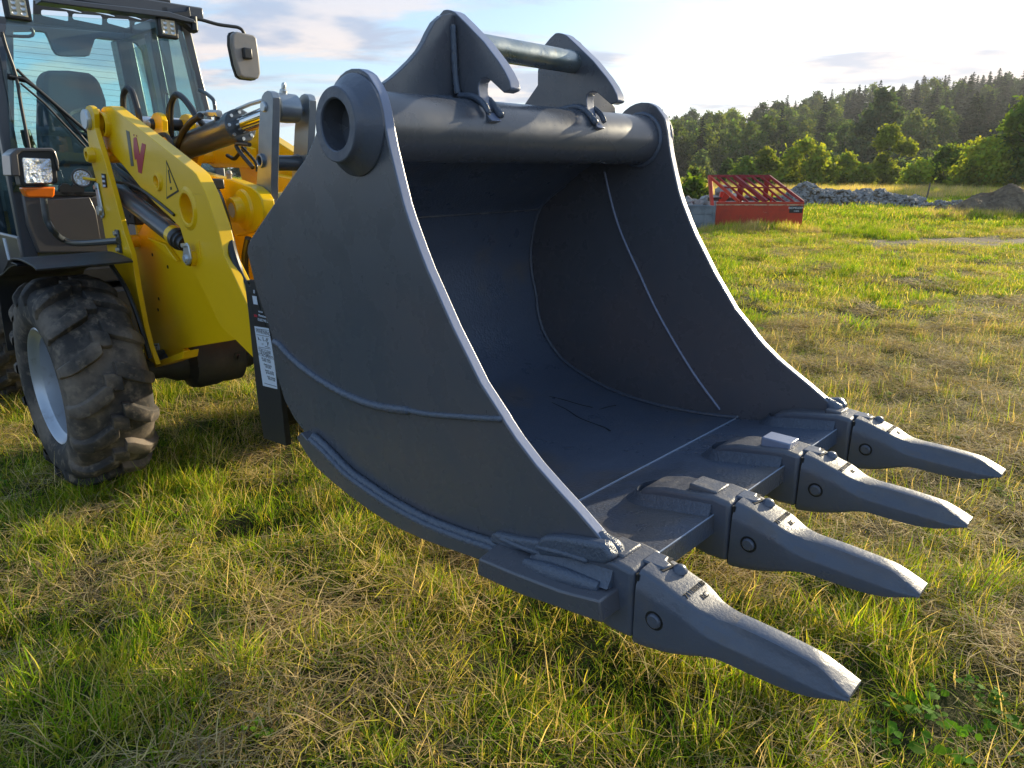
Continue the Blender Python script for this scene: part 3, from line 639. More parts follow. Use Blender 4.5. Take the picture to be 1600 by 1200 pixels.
# lift arms
armpx = [(158,171),(161,167),(167,166),(172,165.5),(180,172),(206,192),(233,213),(266,239),(300,266),(306,272),(314,287),(322,304),(339,352),(350,399),(368,436),(386,476),(397,560),(368,531),(345,512),(328,476),(311,441),(298,417),(290,385),(281,355),(262,336),(242,318),(218,291),(195,262),(176,240),(165,229),(161,215)]
arm = ats(armpx, 1.36)
holec = at((293,326), 1.36); hole = circ(holec, .066, 28); sm = at((247,284), 1.36); hole2 = circ(sm, .028, 18)
for n0, s in ((1.36, 1), (2.06, -1)):
    n1 = n0 + s*.060
    o = prism('lift_arm', arm, min(n0,n1), max(n0,n1), 'yellow', LD, holes=[hole, hole2], bevel=.003, sharp=30)
    lathe('arm_boss', (holec[0], n0, holec[1]), [(.066,.07*s),(.066,-.004*s),(.070,-.008*s),(.082,-.008*s),(.086,-.004*s),(.096,-.001*s),(.100,.004*s)], 'yellow', o, 40)
    lathe('arm_boss', (sm[0], n0, sm[1]), [(.028,.05*s),(.028,-.008*s),(.030,-.011*s),(.040,-.011*s),(.044,.0*s)], 'yellow', o, 28)
    if s == 1:
        lathe('pivot_eye', (at((167,195),1.36)[0], 1.335, at((167,195),1.36)[1]), [(.05,0),(.06,0),(.062,.03)], 'yellow', o, 30)
        def flat(name, px, m, d=.0012):
            return prism(name, ats(px, 1.36), 1.36-d-.0004, 1.36-d+.0008, m, o, bevel=0)
        C3 = lambda x, y: (100 + x*.2834, 120 + y*.2834)
        flat('logo', [C3(343,294), C3(361,302), C3(386,492), C3(371,493)], 'logogrey')
        flat('logo', [C3(384,340), C3(392,332), C3(401,336), C3(419,432), C3(431,365), C3(452,374), C3(429,534), C3(411,526), C3(401,452), C3(392,458), C3(385,405)], 'logored')
        flat('logo', [C3(384,318), C3(387,316), C3(388,326), C3(385,327)], 'logored'); flat('logo', [C3(399,322), C3(402,321), C3(403,331), C3(400,331)], 'logored')
        tr = [C3(565,460), C3(635,632), C3(567,675)]; flat('warning_sign', tr, 'ink')
        cx, cy = sum(p[0] for p in tr)/3, sum(p[1] for p in tr)/3
        flat('warning_field', [(cx+(x-cx)*.84, cy+(y-cy)*.84) for x, y in tr], 'yellow', .0024)
        flat('warning_stroke', [C3(576,512), C3(582,513), C3(594,585), C3(588,588)], 'ink', .0036)
        flat('warning_dot', [C3(589,608), C3(597,606), C3(599,622), C3(591,624)], 'ink', .0036)
        # weld line low on the arm
        tube('arm_weld', [pn(C3(742,905), 1.359), pn(C3(755,1000), 1.359)], .003, 'yellow', o, 6)
hc = at((291,415), 1.36)
# lift cylinder (near) with its locking lever at the arm
for n in (1.385, 2.035):
    p0 = pn((176,292), n); p1 = pn((286,378), n); d = (p1-p0).normalized()
    c = tube('lift_cylinder', [p0, p0+d*.02, p1-d*.055], .047, 'slate', LD, 36)
    lathe('cylinder_gland', tuple(p1-d*.055), [(.0475,0),(.051,.003),(.051,.03),(.044,.033),(.044,.055),(.036,.058),(.036,.09),(0,.09)], 'black', c, 30, axis=tuple(d))
    lathe('cylinder_label', tuple(p1-d*.105), [(.0478,0),(.0478,.040)], 'yellow', c, 36, axis=tuple(d))
    tube('hydraulic_pipe', [pn((178,284), n-.03), pn((210,290), n-.03), pn((245,314), n-.03), pn((272,336), n-.03)], .007, 'hose', c, 8, smooth=4)
e0, e1 = pn((292,383), 1.335), pn((294,404), 1.335)
o = prism('pin_lever', ats([(289,380),(294,379),(297,384),(301,405),(299,412),(294,415),(291,411),(288.5,398)], 1.335), 1.326, 1.336, 'zinc', LD, bevel=.004)
lathe('lever_pin', (e1.x, 1.326, e1.z), [(0,-.010),(.016,-.010),(.019,0)], 'pinface', o, 24); lathe('lever_bolt', (e0.x, 1.326, e0.z), [(0,-.016),(.010,-.016),(.010,0)], 'zinc', o, 6)
lathe('lever_boss', (e1.x, 1.336, e1.z), [(.035,0),(.035,.03)], 'yellow', o, 24)
# bolts / holes on the recessed frame plate
for px in ((238,398),(248,467),(200,350),(203,338),(262,417),(247,484)):
    q = at(px, 1.439); lathe('frame_bolt', (q[0], 1.4385, q[1]), [(0,-.0005),(.009,-.0005),(.010,.001)], 'dark', LD, 12)
q = ats([(233,537),(248,536),(250,549),(235,550)], 1.438); o = prism('tie_down_label', q, 1.4355, 1.4385, 'white', LD, bevel=0)
prism('label_mark', ats([(237,539),(246,538.5),(246,540),(237,540.5)], 1.435), 1.4345, 1.4355, 'ink', o, bevel=0)
tube('label_mark', [pn(p, 1.4345) for p in [(239,542),(240,545),(243,545.5),(245,542.5)]], .0012, 'ink', o, 5); tube('label_mark', [pn(p, 1.4345) for p in [(240,548),(242,545),(245,548)]], .0012, 'ink', o, 5)
tube('label_mark', [pn(p, 1.4345) for p in [(238.5,543),(242,544)]], .001, 'ink', o, 5)
# triangular stiffener on the frame
prism('stiffener', ats([(230,371),(259,382),(277,408),(268,404)], 1.42), 1.415, 1.44, 'yellow', LD, bevel=.004)
# knuckle frame at the arm ends with its big pin
kn = ats([(303,267),(322,272),(340,277),(362,281),(378,287),(392,292),(402,300),(409,312),(411,327),(410,342),(405,352),(398,361),(388,364),(375,366),(368,370),(358,360),(347,345),(336,318),(320,290)], 1.56)
o = prism('knuckle', kn, 1.56, 1.62, 'yellow', LD, bevel=.006, seg=3)
q = at((371,328), 1.53)
lathe('knuckle_boss', (q[0], 1.56, q[1]), [(.033,-.055),(.036,-.060),(.052,-.060),(.056,-.055),(.058,-.02),(.085,-.012),(.092,0)], 'yellow', o, 36)
lathe('knuckle_pin', (q[0], 1.56, q[1]), [(0,-.057),(.032,-.057),(.0335,-.054),(.0335,0)], 'pinface', o, 30)
lathe('grease_cap', tuple(pn((358,275), 1.58)), [(0,.028),(.012,.022),(.016,.010),(.012,0),(.012,-.02)], 'mirrorback', o, 16, axis=(0,0,1))
prism('knuckle', [(a, z) for a, z in kn], 1.90, 1.96, 'yellow', LD, bevel=.006)
tube('knuckle_tube', [Vector((q[0], 1.62, q[1])), Vector((q[0], 1.90, q[1]))], .075, 'yellow', LD, 30)
# the torque tube and plates between the arms
tube('torque_tube', [Vector((-3.25,1.62,1.38)), Vector((-3.25,2.0,1.38))], .06, 'yellow', LD, 30)
prism('arm_web', [(1.62,1.05),(2.0,1.05),(2.0,1.42),(1.62,1.42)], -3.20, -3.17, 'yellow', LD, P=PA)
prism('arm_web', ats([(345,225),(372,222),(398,232),(400,262),(372,262),(340,262),(320,250)], 1.95), 1.93, 1.96, 'yellow', LD)
# centre lug for the tilt cylinder
lg = ats([(236,212),(235,196),(235,184),(239,177),(244,175.5),(249,178),(253,188),(254,205),(262,222),(268,240),(262,262),(240,240)], 1.60)
lo_ = prism('tilt_lug', lg, 1.60, 1.63, 'yellow', LD, bevel=.004); prism('tilt_lug', lg, 1.75, 1.78, 'yellow', LD, bevel=.004)
q = at((239,194), 1.60); lathe('lug_pin', (q[0], 1.60, q[1]), [(0,-.018),(.022,-.018),(.026,-.01),(.030,0),(.03,.17)], 'black', LD, 24)
lathe('lug_pin_head', (q[0], 1.59, q[1]), [(0,-.014),(.018,-.014),(.018,0)], 'pinface', LD, 20)
# tilt cylinder with chrome rod
nT = 1.69
p0 = pn((262,240), nT); pA = pn((377,196), nT); p1 = pn((436,166), nT); d = (pA-p0).normalized(); p1 = p0 + d*((p1-p0).length)
tc_ = tube('tilt_cylinder', [p0, p0+d*.03, pA-d*.05], .066, 'slate', LD, 40)
lathe('cylinder_head', tuple(pA-d*.07), [(.0665,0),(.077,.004),(.077,.062),(.07,.068),(.042,.070),(0,.072)], 'slate', tc_, 36, axis=tuple(d))
tube('cylinder_rod', [pA-d*.02, p1], .040, 'chrome', tc_, 36)
u = d.cross(Vector((0,1,0))).normalized(); u = u if u.z > 0 else -u
tube('rod_pipe', [pA+u*.074-d*.02, pA+u*.074+d*.12, p1+u*.06], .009, 'zinc', tc_, 10)
for k in range(8):
    an = 2*math.pi*k/8; w = Vector((0,1,0))*math.cos(an)*.06 + u*math.sin(an)*.06; lathe('head_bolt', tuple(pA-d*.003+w), [(0,.008),(.008,.008),(.008,0)], 'zinc', tc_, 8, axis=tuple(d))
# pipe fitting above the cylinder head
F = lambda x, y: (170 + x/8.572, 120 + y/8.572)
tube('cylinder_pipe', [pn(F(1200,545), nT-.04), pn(F(1205,500), nT-.04), pn(F(1250,490), nT-.04), pn(F(1330,490), nT-.04)], .010, 'zinc', tc_, 10, smooth=3)
tube('pipe_union', [pn(F(1330,490), nT-.04), pn(F(1480,492), nT-.04)], .017, 'zinc', tc_, 6)
tube('cylinder_pipe', [pn(F(1450,500), nT-.04), pn(F(1452,610), nT-.04)], .014, 'slate', tc_, 10)
# handrail beside the right cab post
tube('grab_rail', [pn(F(1215,180), 1.95), pn(F(1290,215), 1.95), pn(F(1380,285), 1.95), pn(F(1410,340), 1.95), pn(F(1425,440), 1.95), pn(F(1432,480), 1.95)], .011, 'slate', LD, 10, smooth=4)
# tilt levers
lv = [pn(q, 1.62) for q in [(400,300),(403,250),(404,200),(407,162),(409,150),(413,144),(418,141.5),(423,144),(426,152),(426.5,170),(425,225),(423.5,287),(424,320),(405,320)]]
lvp = [(v.x, v.z) for v in lv]
hq = at((409,251), 1.62); tq = at((413,167), 1.62)
for n0, n1 in ((1.62, 1.655), (1.795, 1.83)):
    o = prism('tilt_lever', lvp, n0, n1, 'steel', LD, holes=[circ(hq, .020, 16)], bevel=.004, sharp=30)
    lathe('lever_bush', (hq[0], n0, hq[1]), [(.019,.04),(.019,-.010),(.022,-.013),(.029,-.012),(.031,0)], 'steel', o, 28)
lathe('tilt_pin', (tq[0], 1.62, tq[1]), [(0,-.010),(.018,-.010),(.021,-.007),(.0215,0),(.0215,.22),(0,.22)], 'pinface', LD, 28)
lathe('rod_eye', (tq[0], 1.668, tq[1]), [(.03,0),(.055,0),(.060,.006),(.062,.05),(.060,.098),(.055,.104),(.03,.104)], 'steel', LD, 40)
lathe('grease_nipple', (tq[0], 1.715, tq[1]+.055), [(.018,0),(.016,.02),(.010,.024),(.010,.042),(.006,.05),(0,.052)], 'zinc', LD, 12, axis=(.3,0,1))
tube('lever_spacer', [Vector((hq[0]+.02,1.655,hq[1]-.01)), Vector((hq[0]+.02,1.795,hq[1]-.01))], .034, 'slate', LD, 28)
# hoses
hs = lambda px, n, r=.011, k=6: tube('hose', [pn(p, nn) for p, nn in zip(px, (n if isinstance(n, (list,tuple)) else [n]*len(px)))], r, 'hose', LD, 10, smooth=k)
hs([F(205,620), F(200,480), F(192,320), F(205,210), F(255,152), F(310,200), F(355,330), F(395,480), F(420,640), F(440,760)], 1.50, .0155)
hs([F(835,900), F(830,700), F(825,520), F(840,350), F(900,240), F(990,280), F(1090,400), F(1180,540), F(1280,660), F(1330,700)], 1.66, .016)
hs([F(790,620), F(790,500), F(800,400), F(840,330)], 1.66, .010)
hs([F(690,780), F(760,780), F(820,850), F(870,960), F(900,1010)], 1.60, .013)
hs([F(1230,520), F(1110,600), F(1010,720), F(950,850), F(900,980), F(880,1080)], 1.62, .016)
lathe('hose_fitting', tuple(pn(F(660,785), 1.60)), [(.012,0),(.014,.01),(.014,.05),(.010,.055)], 'zinc', LD, 10, axis=(1,.2,0))
hs([(322,288),(331,291),(340,305),(350,335),(357,365),(364,395),(374,425),(386,450),(395,470)], [1.47,1.46,1.45,1.44,1.42,1.40,1.40,1.40,1.40], .020)
box('hose_clamp', tuple(pn((334,288), 1.46)-Vector((.035,.03,.02))), tuple(pn((334,288), 1.46)+Vector((.045,.03,.025))), 'black', LD, .006)
hs([(388,372),(383,400),(384,430),(392,455)], 1.5, .016)
hs([(170,245),(190,275),(205,290),(225,300)], 1.45, .012); hs([(175,250),(200,268),(225,292)], 1.48, .010); hs([(180,262),(215,290),(250,320),(275,345)], 1.44, .013)
hs([(390,226),(370,225),(375,238),(395,262)], 1.66, .010); hs([(378,230),(398,252),(402,268)], 1.7, .007); hs([(355,243),(366,248),(374,240),(383,232)], 1.8, .010)
# dark machinery behind the tower: valve block and cylinders
box('valve_block', (-4.45, 1.46, 1.30), (-4.28, 1.95, 1.52), 'black', LD, .01)
for k in range(5): lathe('spool_cap', (-4.28, 1.50+k*.10, 1.44), [(.03,0),(.03,.04),(.02,.045),(0,.045)], 'black', LD, 16, axis=(1,0,0))
tube('lower_pin', [Vector((-4.22,1.33,1.22)), Vector((-4.22,2.1,1.22))], .035, 'yellow', LD, 20)
# quick carriage with its stickered side cheek and forks
ck = ats([(382,442),(384,438),(397,437),(406,470),(420,530),(437,600),(447,697),(412,685),(404,640),(395,560),(388,490)], 1.27)
ck = [ck[0], ck[1], (ck[2][0]+.0, ck[2][1]), (ck[3][0]+.02, ck[3][1]), (ck[4][0]+.04, ck[4][1]), (-2.452,.80), ck[6], ck[7], ck[8], ck[9], ck[10]]
o = prism('carriage_cheek', ck, 1.27, 1.295, 'blackmetal', LD, holes=[circ(at((389,444),1.27), .008, 12)], bevel=.003, sharp=30)
prism('carriage_cheek', ck, 2.44, 2.465, 'blackmetal', LD, bevel=.003, sharp=30)
prism('carriage_cheek', [(-2.52,.50),(-2.44,.50),(-2.40,.62),(-2.40,.95),(-2.52,1.05)], 1.46, 1.485, 'blackmetal', LD, bevel=.003)
for z0, z1 in ((.58,.72),(.86,.98),(1.06,1.15)):
    box('carriage_bar', (-2.66, 1.295, z0), (-2.60, 2.44, z1), 'blackmetal', LD, .004)
box('carriage_back', (-2.68, 1.295, .54), (-2.665, 2.44, 1.16), 'blackmetal', LD, .002)
tube('reflection_bar', [Vector((-2.50,1.295,.69)), Vector((-2.50,2.44,.69))], .006, 'yellow', LD, 8)  # added thin bar, its yellow stands in for a reflected line
for n in (1.50, 2.22):
    f = prism('fork', [(-2.55,.50),(-1.25,.515),(-1.25,.525),(-2.40,.545),(-2.50,.56),(-2.50,1.10),(-2.55,1.10)], n, n+.12, 'blackmetal', LD, bevel=.004)
st = lambda name, px, m, d=.0012, par=o: prism(name, ats(px, 1.27), 1.27-d-.0005, 1.27-d+.0006, m, par, bevel=0)
st('warning_label', [(398,509.5),(420.5,513),(423,528),(426,545),(428.5,560),(431,580),(434,608),(411.5,602.5)], 'white')
E_ = lambda x, y: (395 + x/10, 500 + y/10)
def sline(name, p, w, m='ink', d=.0026): tube(name, [pn(q, 1.27-d) for q in p], w, m, o, 4)
for p in ([E_(50,135), E_(250,163)], [E_(62,228), E_(255,263)], [E_(88,420), E_(280,455)], [E_(180,985), E_(368,1040)], [E_(155,262), E_(165,330)]): sline('label_rule', p, .0009)
for p in ([E_(78,262), E_(100,300), E_(130,320)], [E_(90,285), E_(85,310)], [E_(175,325), E_(205,325), E_(222,280)], [E_(240,290), E_(215,345)], [E_(225,345), E_(238,395)], [E_(245,350), E_(228,400)], [E_(135,375), E_(160,370), E_(158,390)], [E_(190,410), E_(262,432)]): sline('label_pictogram', p, .0010)
def ln(s, px, size, m='ink', d=.0018, ang=(0,0)):
    v = pn(px, 1.27-d); text('label_text', s, size, m, o, tuple(v), (1,0,.03), (0,0,1), .0003)
ln('! WARNING', E_(150,190), .024)
for k, s in enumerate(('STAY CLEAR', 'OF RAISED', 'ATTACHMENTS')): ln(s, E_(185+k*7, 485+k*40), .0175)
for k, s in enumerate(('do not stand','under a load','','check locks','and pins','','lower to the','ground first','','read manual','before use','')):
    if s: ln(s, E_(205+k*9, 610+k*32), .0135)
st('makers_label', [(389.5,456),(400,457),(408,485),(416,511),(399,507),(393,480)], 'ink')
for q, s, z in (((397,456), 'III', .02), ((407,487), 'www.manitec', .012), ((410,494), 'Montabaur', .014), ((411.5,501), '02602 940 30', .016)): ln(s if s != 'www.manitec' else 'service', q, z, 'white', .0024)
st('makers_field', [(395,462),(401.5,463),(403.5,476),(397,475)], 'white', .002); st('makers_mark', [(397.5,491),(402.5,492),(403,495.5),(398,494.5)], 'logored', .002)
# ---------------- cab
CA = -5.0
def fp(L, a=CA): return [ata(q, a) for q in L]
# front posts, sill, header
def bar(name, pts, r, m='cabframe', par=LD, seg=14, smooth=0): return tube(name, pts, r, m, par, seg, smooth=smooth)
nl, nr = 1.08, 2.30                      # cab sides
def post(name, n0, n1, a0, a1, ntop=None, atop=None, z0=1.05, z1=2.52, m='cabframe'):
    bm = bmesh.new(); ntop = ntop or (n0, n1); atop = atop or (a0, a1)
    lo = [Vector((a0,n0,z0)), Vector((a1,n0,z0)), Vector((a1,n1,z0)), Vector((a0,n1,z0))]; hi = [Vector((atop[0],ntop[0],z1)), Vector((atop[1],ntop[0],z1)), Vector((atop[1],ntop[1],z1)), Vector((atop[0],ntop[1],z1))]
    A = [bm.verts.new(v) for v in lo]; Bq = [bm.verts.new(v) for v in hi]; bm.faces.new(A[::-1]); bm.faces.new(Bq)
    for i in range(4): bm.faces.new((A[i], A[(i+1)%4], Bq[(i+1)%4], Bq[i]))
    return link(name, tomesh(bm), m, LD, .012, 3)
post('front_post', 1.055, 1.135, -5.06, -4.99, (1.075,1.150), (-5.10,-5.03))
post('front_post', 2.270, 2.345, -5.06, -4.99, (2.165,2.235), (-5.10,-5.03), z0=1.60)
post('front_post', 2.270, 2.345, -5.06, -4.99, z0=1.05, z1=1.61)
post('middle_post', 2.30, 2.36, -5.72, -5.62, (2.20,2.26)); post('middle_post', 1.07, 1.13, -5.72, -5.62, (1.09,1.15))
post('rear_post', 2.22, 2.36, -6.22, -6.08, (2.14,2.26)); post('rear_post', 1.07, 1.20, -6.22, -6.08, (1.10,1.22))
prism('windscreen', fp([(20,395-95),(20,300),(8,60),(10,20),(262,36),(285,50),(305,120),(332,215),(345,300)]), -4.998, -4.992, 'glass', LD, bevel=0, P=PA)
# rear wall with its big window
rear_o = fp([(-20,36),(262,58),(285,200),(290,330),(-10,330)], -6.1)
rear_h = fp([(20,50),(64,49),(70,51),(74,58),(82,78),(87,85),(96,88),(133,88.5),(139,87),(143,74),(147,62),(152,59),(196,62),(212,68),(222,80),(230,120),(238,160),(246,215),(250,240),(22,240)], -6.1)
prism('rear_wall', rear_o, -6.12, -6.08, 'trim', LD, holes=[rear_h], bevel=.004, P=PA)
prism('rear_window', fp([(20,40),(240,55),(262,245),(18,245)], -6.11), -6.135, -6.13, 'glass2', LD, bevel=0, P=PA)
for k in range(19):
    y = 62 + k*9.0; p0, p1 = ata((22, y), -6.125), ata((232 + k*1.2, y + 22), -6.125)
    tube('heating_wire', [Vector((-6.1265, *p0)), Vector((-6.1265, *p1))], .0011, 'black', LD, 4)
# side glazing
for n, nt_ in ((2.325, 2.215), (1.085, 1.105)):
    bm = bmesh.new(); v = [bm.verts.new(Vector(p)) for p in ((-5.05,n,1.15),(-6.1,n,1.15),(-6.12,nt_,2.46),(-5.07,nt_,2.46))]; bm.faces.new(v)
    o = link('side_window', tomesh(bm), 'glass2', LD)
    so = o.modifiers.new('thick', 'SOLIDIFY'); so.thickness = .005
# roof with slotted guard
RZ0, RZ1 = 2.53, 2.60
prism('roof_header', fp([(62,-6),(80,-2),(262,19),(300,31),(304,37),(288,35),(262,29),(100,9),(62,4)], -4.93), -5.02, -4.90, 'cabframe', LD, bevel=.006, P=PA)
roof = [(-4.95,1.04),(-6.25,1.04),(-6.25,2.30),(-4.95,2.30)]
rh = [(-5.03,1.15),(-6.21,1.15),(-6.21,2.20),(-5.03,2.20)]
prism('roof', roof, RZ0, RZ1, 'cabframe', LD, holes=[rh], bevel=.008, P=PZ)
for i, a in enumerate((-5.12, -5.30)):
    box('guard_bar', (a-.022, 1.12, RZ1+.02), (a+.022, 2.16, RZ1+.045), 'black', LD, .003)
    for k in range(5):
        n = 1.20 + k*.205 + (.10 if i % 2 else 0)
        box('guard_link', (a-.158, n-.018, RZ1+.021), (a-.022, n+.018, RZ1+.044), 'black', LD, .003)
# roof corner bracket and mirror
mr0 = ata((297,33), -4.95)
prism('mirror_bracket', fp([(262,20),(288,18),(293,10),(296,30),(306,33),(307,52),(300,50),(288,40),(270,33)], -4.96), -5.0, -4.93, 'black', LD, bevel=.005, P=PA)
lathe('arm_clamp', tuple(pa((302,26), -4.93)), [(0,0),(.022,0),(.022,.08),(0,.08)], 'black', LD, 16, axis=(0,0,-1))
mo = tube('mirror_arm', [pa(p, -4.93) for p in [(302,29),(315,31),(340,38),(360,41),(372,43),(379,48),(384,60),(386,78)]], .011, 'black', LD, 10, smooth=5)
mq = [pa(p, -4.92) for p in [(362,56),(364,51),(369,49.5),(395,55),(400,60),(404,90),(406,115),(403,123),(397,124),(380,122),(374,118),(368,100),(362,70)]]
mp = [(v.y, v.z) for v in mq]
mi = prism('mirror', mp, -4.96, -4.905, 'mirrorback', LD, bevel=.012, P=PA, seg=4, sharp=50)
rimq = [(v[0]*1.0, v[1]) for v in mp]; cx = sum(v[0] for v in mp)/len(mp); cy = sum(v[1] for v in mp)/len(mp)
prism('mirror_glass', [(cx+(x-cx)*1.04, cy+(y-cy)*1.04) for x, y in mp], -4.985, -4.958, 'black', mi, bevel=.004, P=PA)
c0 = pa((385,84), -4.90); box('mirror_clamp', tuple(c0-Vector((.01,.03,.035))), tuple(c0+Vector((.03,.03,.035))), 'black', mi, .008)
# lower front panel
prism('front_panel', fp([(34,303),(62,300),(110,305),(152,306),(180,310),(200,395),(60,396),(42,350)], -4.97), -5.03, -4.97, 'cabgrey', LD, bevel=.012, P=PA, seg=3)
prism('panel_recess', fp([(72,312),(140,308),(150,330),(158,378),(100,376),(84,360),(76,335)], -4.965), -4.972, -4.962, 'cabgrey', LD, bevel=.004, P=PA)
prism('screen_sill', fp([(60,299),(150,300),(152,306),(62,306)], -4.965), -4.99, -4.96, 'black', LD, bevel=.003, P=PA)
for k, px in enumerate(((103,296),(122,296))): lathe('hose_port', tuple(pa(px, -4.96)), [(0,0),(.035,0),(.038,.02)], 'black', LD, 20, axis=(-1,0,0))
# cab side below the glass, door step side
post('door_panel', 1.045, 1.075, -6.1, -5.0, z0=.92, z1=1.22, m='cabgrey'); post('cab_floor', 1.06, 2.34, -6.2, -5.02, z0=.90, z1=1.0, m='black')
post('right_panel', 2.33, 2.36, -6.1, -5.0, z0=.92, z1=1.22, m='cabgrey')
prism('door_sticker', [(-5.35,1.19),(-5.29,1.19),(-5.28,1.06),(-5.33,1.06)], 1.041, 1.045, 'white', LD, bevel=0)
# rear body
hood = [(-6.25,.75),(-8.05,.75),(-8.10,1.35),(-7.9,1.55),(-6.25,1.62)]
prism('engine_hood', hood, 1.22, 2.22, 'yellow', LD, bevel=.03, seg=3)
box('chassis', (-8.0, 1.40, .45), (-4.9, 2.04, .86), 'blackmetal', LD, .01)
# seat, wheel, console
def seat_mesh():
    L = fp([(58,128),(61,116),(70,112),(100,112),(132,116),(145,124),(152,140),(158,158),(162,200),(160,260),(62,260),(58,200),(59,150)], -5.78)
    s = prism('seat', L, -5.84, -5.66, 'seat', LD, bevel=.035, P=PA, seg=4, sharp=60)
    box('seat_cushion', (-5.75, 1.50, 1.25), (-5.2, 2.02, 1.42), 'seat', s, .04)
    return s
seat_mesh()
sw = pa((158,196), -5.35); bm = bmesh.new(); axn = Vector((.55,0,.83)).normalized(); uu = axn.cross(Vector((0,1,0))).normalized(); vv = Vector((0,1,0))
ring = [sw + (uu*math.cos(t)+vv*math.sin(t))*.19 for t in np.linspace(0, 2*math.pi, 41)]; add_tube(bm, ring, .014, 8, cap=False)
for t in (0, 2.1, 4.2): add_tube(bm, [sw - axn*.03, sw + (uu*math.cos(t)+vv*math.sin(t))*.185], .012, 8)
add_tube(bm, [sw, sw - axn*.6], .03, 10); sto = link('steering_wheel', tomesh(bm), 'black', LD)
lathe('steering_knob', tuple(ring[10] + axn*.01), [(.0,.05),(.02,.045),(.024,.02),(.014,0)], 'black', sto, 14, axis=tuple(axn))
box('side_console', (-5.7, 1.16, 1.1), (-5.3, 1.42, 1.50), 'trim', LD, .03)
bm = bmesh.new(); c0 = Vector((-5.35,1.30,1.50)); add_lathe(bm, c0, [(.07,0)] + [(.062-.028*i/8 + (.006 if i%2 else 0), .02+.018*i) for i in range(9)], 16, (0,0,1)); add_tube(bm, [c0+Vector((0,0,.17)), c0+Vector((.0,-.02,.25)), c0+Vector((.01,-.03,.33))], [.028,.032,.026], 12); link('joystick', tomesh(bm), 'black', LD, sharp=60)
box('dashboard', (-5.42, 1.50, 1.15), (-5.02, 1.95, 1.45), 'trim', LD, .04)
box('display', (-5.15, 2.08, 1.46), (-5.10, 2.22, 1.60), 'black', LD, .01)
bar('screen_hook', [pa(F(800,240), -5.5), pa(F(780,215), -5.5), pa(F(750,240), -5.5), pa(F(750,330), -5.5), pa(F(770,500), -5.5)], .007, 'cabframe', smooth=4)
tube('cab_rail', [pa((0,55), -5.6), pa((45,57), -5.6), pa((52,50), -5.6), pa((48,44), -5.6)], .010, 'black', LD, 8, smooth=3)
# lamps
scr = fp([(52,0),(262,24),(262,58),(52,36)], -5.92); 
def slot(x0, y0, x1, y1): return [ata(q, -5.92) for q in ((x0,y0+2),(x0+3,y0),(x1-2,y1-14),(x1,y1-11),(x1,y1),(x1-3,y1+1),(x0+2,y1-7.5+0),(x0,y1-10))]
prism('sun_screen', scr, -5.93, -5.915, 'black', LD, holes=[slot(*q) for q in ((85,3,129,19),(138,9,181,25),(187,15,222,30),(229,21,252,35),(64,15,107,32),(113,21,160,38),(167,28,203,44),(210,34,248,51))], bevel=0, P=PA)
def worklamp(px, a=-4.9, tilt=0):
    c = pa(px, a); s = .062
    o = prism('work_lamp', [(c.y-s,c.z-s),(c.y+s,c.z-s),(c.y+s,c.z+s),(c.y-s,c.z+s)], a-.05, a, 'black', LD, bevel=.012, P=PA, seg=3)
    prism('lamp_face', [(c.y-s*.68,c.z-s*.68),(c.y+s*.68,c.z-s*.68),(c.y+s*.68,c.z+s*.68),(c.y-s*.68,c.z+s*.68)], a, a+.004, 'led', o, bevel=.004, P=PA)
    for i in (-1,1):
        for j in (-1,0,1): lathe('led', (a+.004, c.y+i*s*.35, c.z+j*s*.42), [(.012,.0),(.013,.004),(.008,.001),(0,.0005)], 'zinc', o, 12, axis=(1,0,0))
    box('lamp_bracket', (a-.04, c.y-.02, c.z+s), (a-.02, c.y+.02, c.z+s+.06), 'black', o, .004)
worklamp((28,12), -4.93); worklamp((263,43), -4.93)
HA = -4.45
hl = prism('headlamp', fp([(24,244),(27,236),(33,233),(78,234),(84,238),(89,262),(91,284),(88,287),(40,292),(33,290),(27,262)], HA), HA-.10, HA, 'black', LD, bevel=.010, P=PA, seg=3)
prism('lamp_hood', fp([(14,242),(24,233),(30,231),(80,231),(86,236),(91,252),(92,268),(88,262),(84,241),(78,237),(34,237),(27,242),(31,275),(17,275)], HA), HA-.16, HA+.012, 'cabgrey', hl, bevel=.006, P=PA)
prism('headlamp_lens', fp([(35,246),(78,248),(80,252),(82,282),(80,286),(41,287),(38,283),(34,250)], HA), HA, HA+.006, 'lens', hl, bevel=.004, P=PA)
prism('indicator', fp([(35,293),(87,292),(86,306),(82,309),(46,309),(41,306)], HA), HA-.08, HA-.005, 'amber', hl, bevel=.008, P=PA, seg=3)
tube('lamp_arm', [pa((68,309), HA-.03), pa((70,325), HA-.03), pa((74,345), HA-.03), pa((84,362), HA-.04), pn((100,375), 1.19), pn((125,380), 1.22), pn((186,376), 1.29)], .017, 'slate', LD, 14, smooth=6)
q = at((187,377), 1.30); prism('arm_flange', [(q[0]-.022,q[1]-.06),(q[0]+.022,q[1]-.06),(q[0]+.022,q[1]+.06),(q[0]-.022,q[1]+.06)], 1.288, 1.30, 'slate', LD, bevel=.004)
for k in (-1,1): lathe('flange_bolt', (q[0], 1.288, q[1]+k*.042), [(0,-.012),(.012,-.012),(.012,0)], 'zinc', LD, 6)
c = pa((128,278), -4.35); o = lathe('round_lamp', tuple(c), [(0,-.07),(.03,-.06),(.048,-.02),(.050,0),(.046,.006),(.043,.004),(.036,.002)], 'cabgrey', LD, 32, axis=(1,-.1,.1))
lathe('round_lamp_glass', tuple(c), [(.040,.003),(.034,.004),(.018,-.002),(0,-.006)], 'lens', o, 28, axis=(1,-.1,.1)); tube('lamp_bracket', [c-Vector((.03,0,0)), pn((150,281), 1.30)], .008, 'yellow', o, 8)
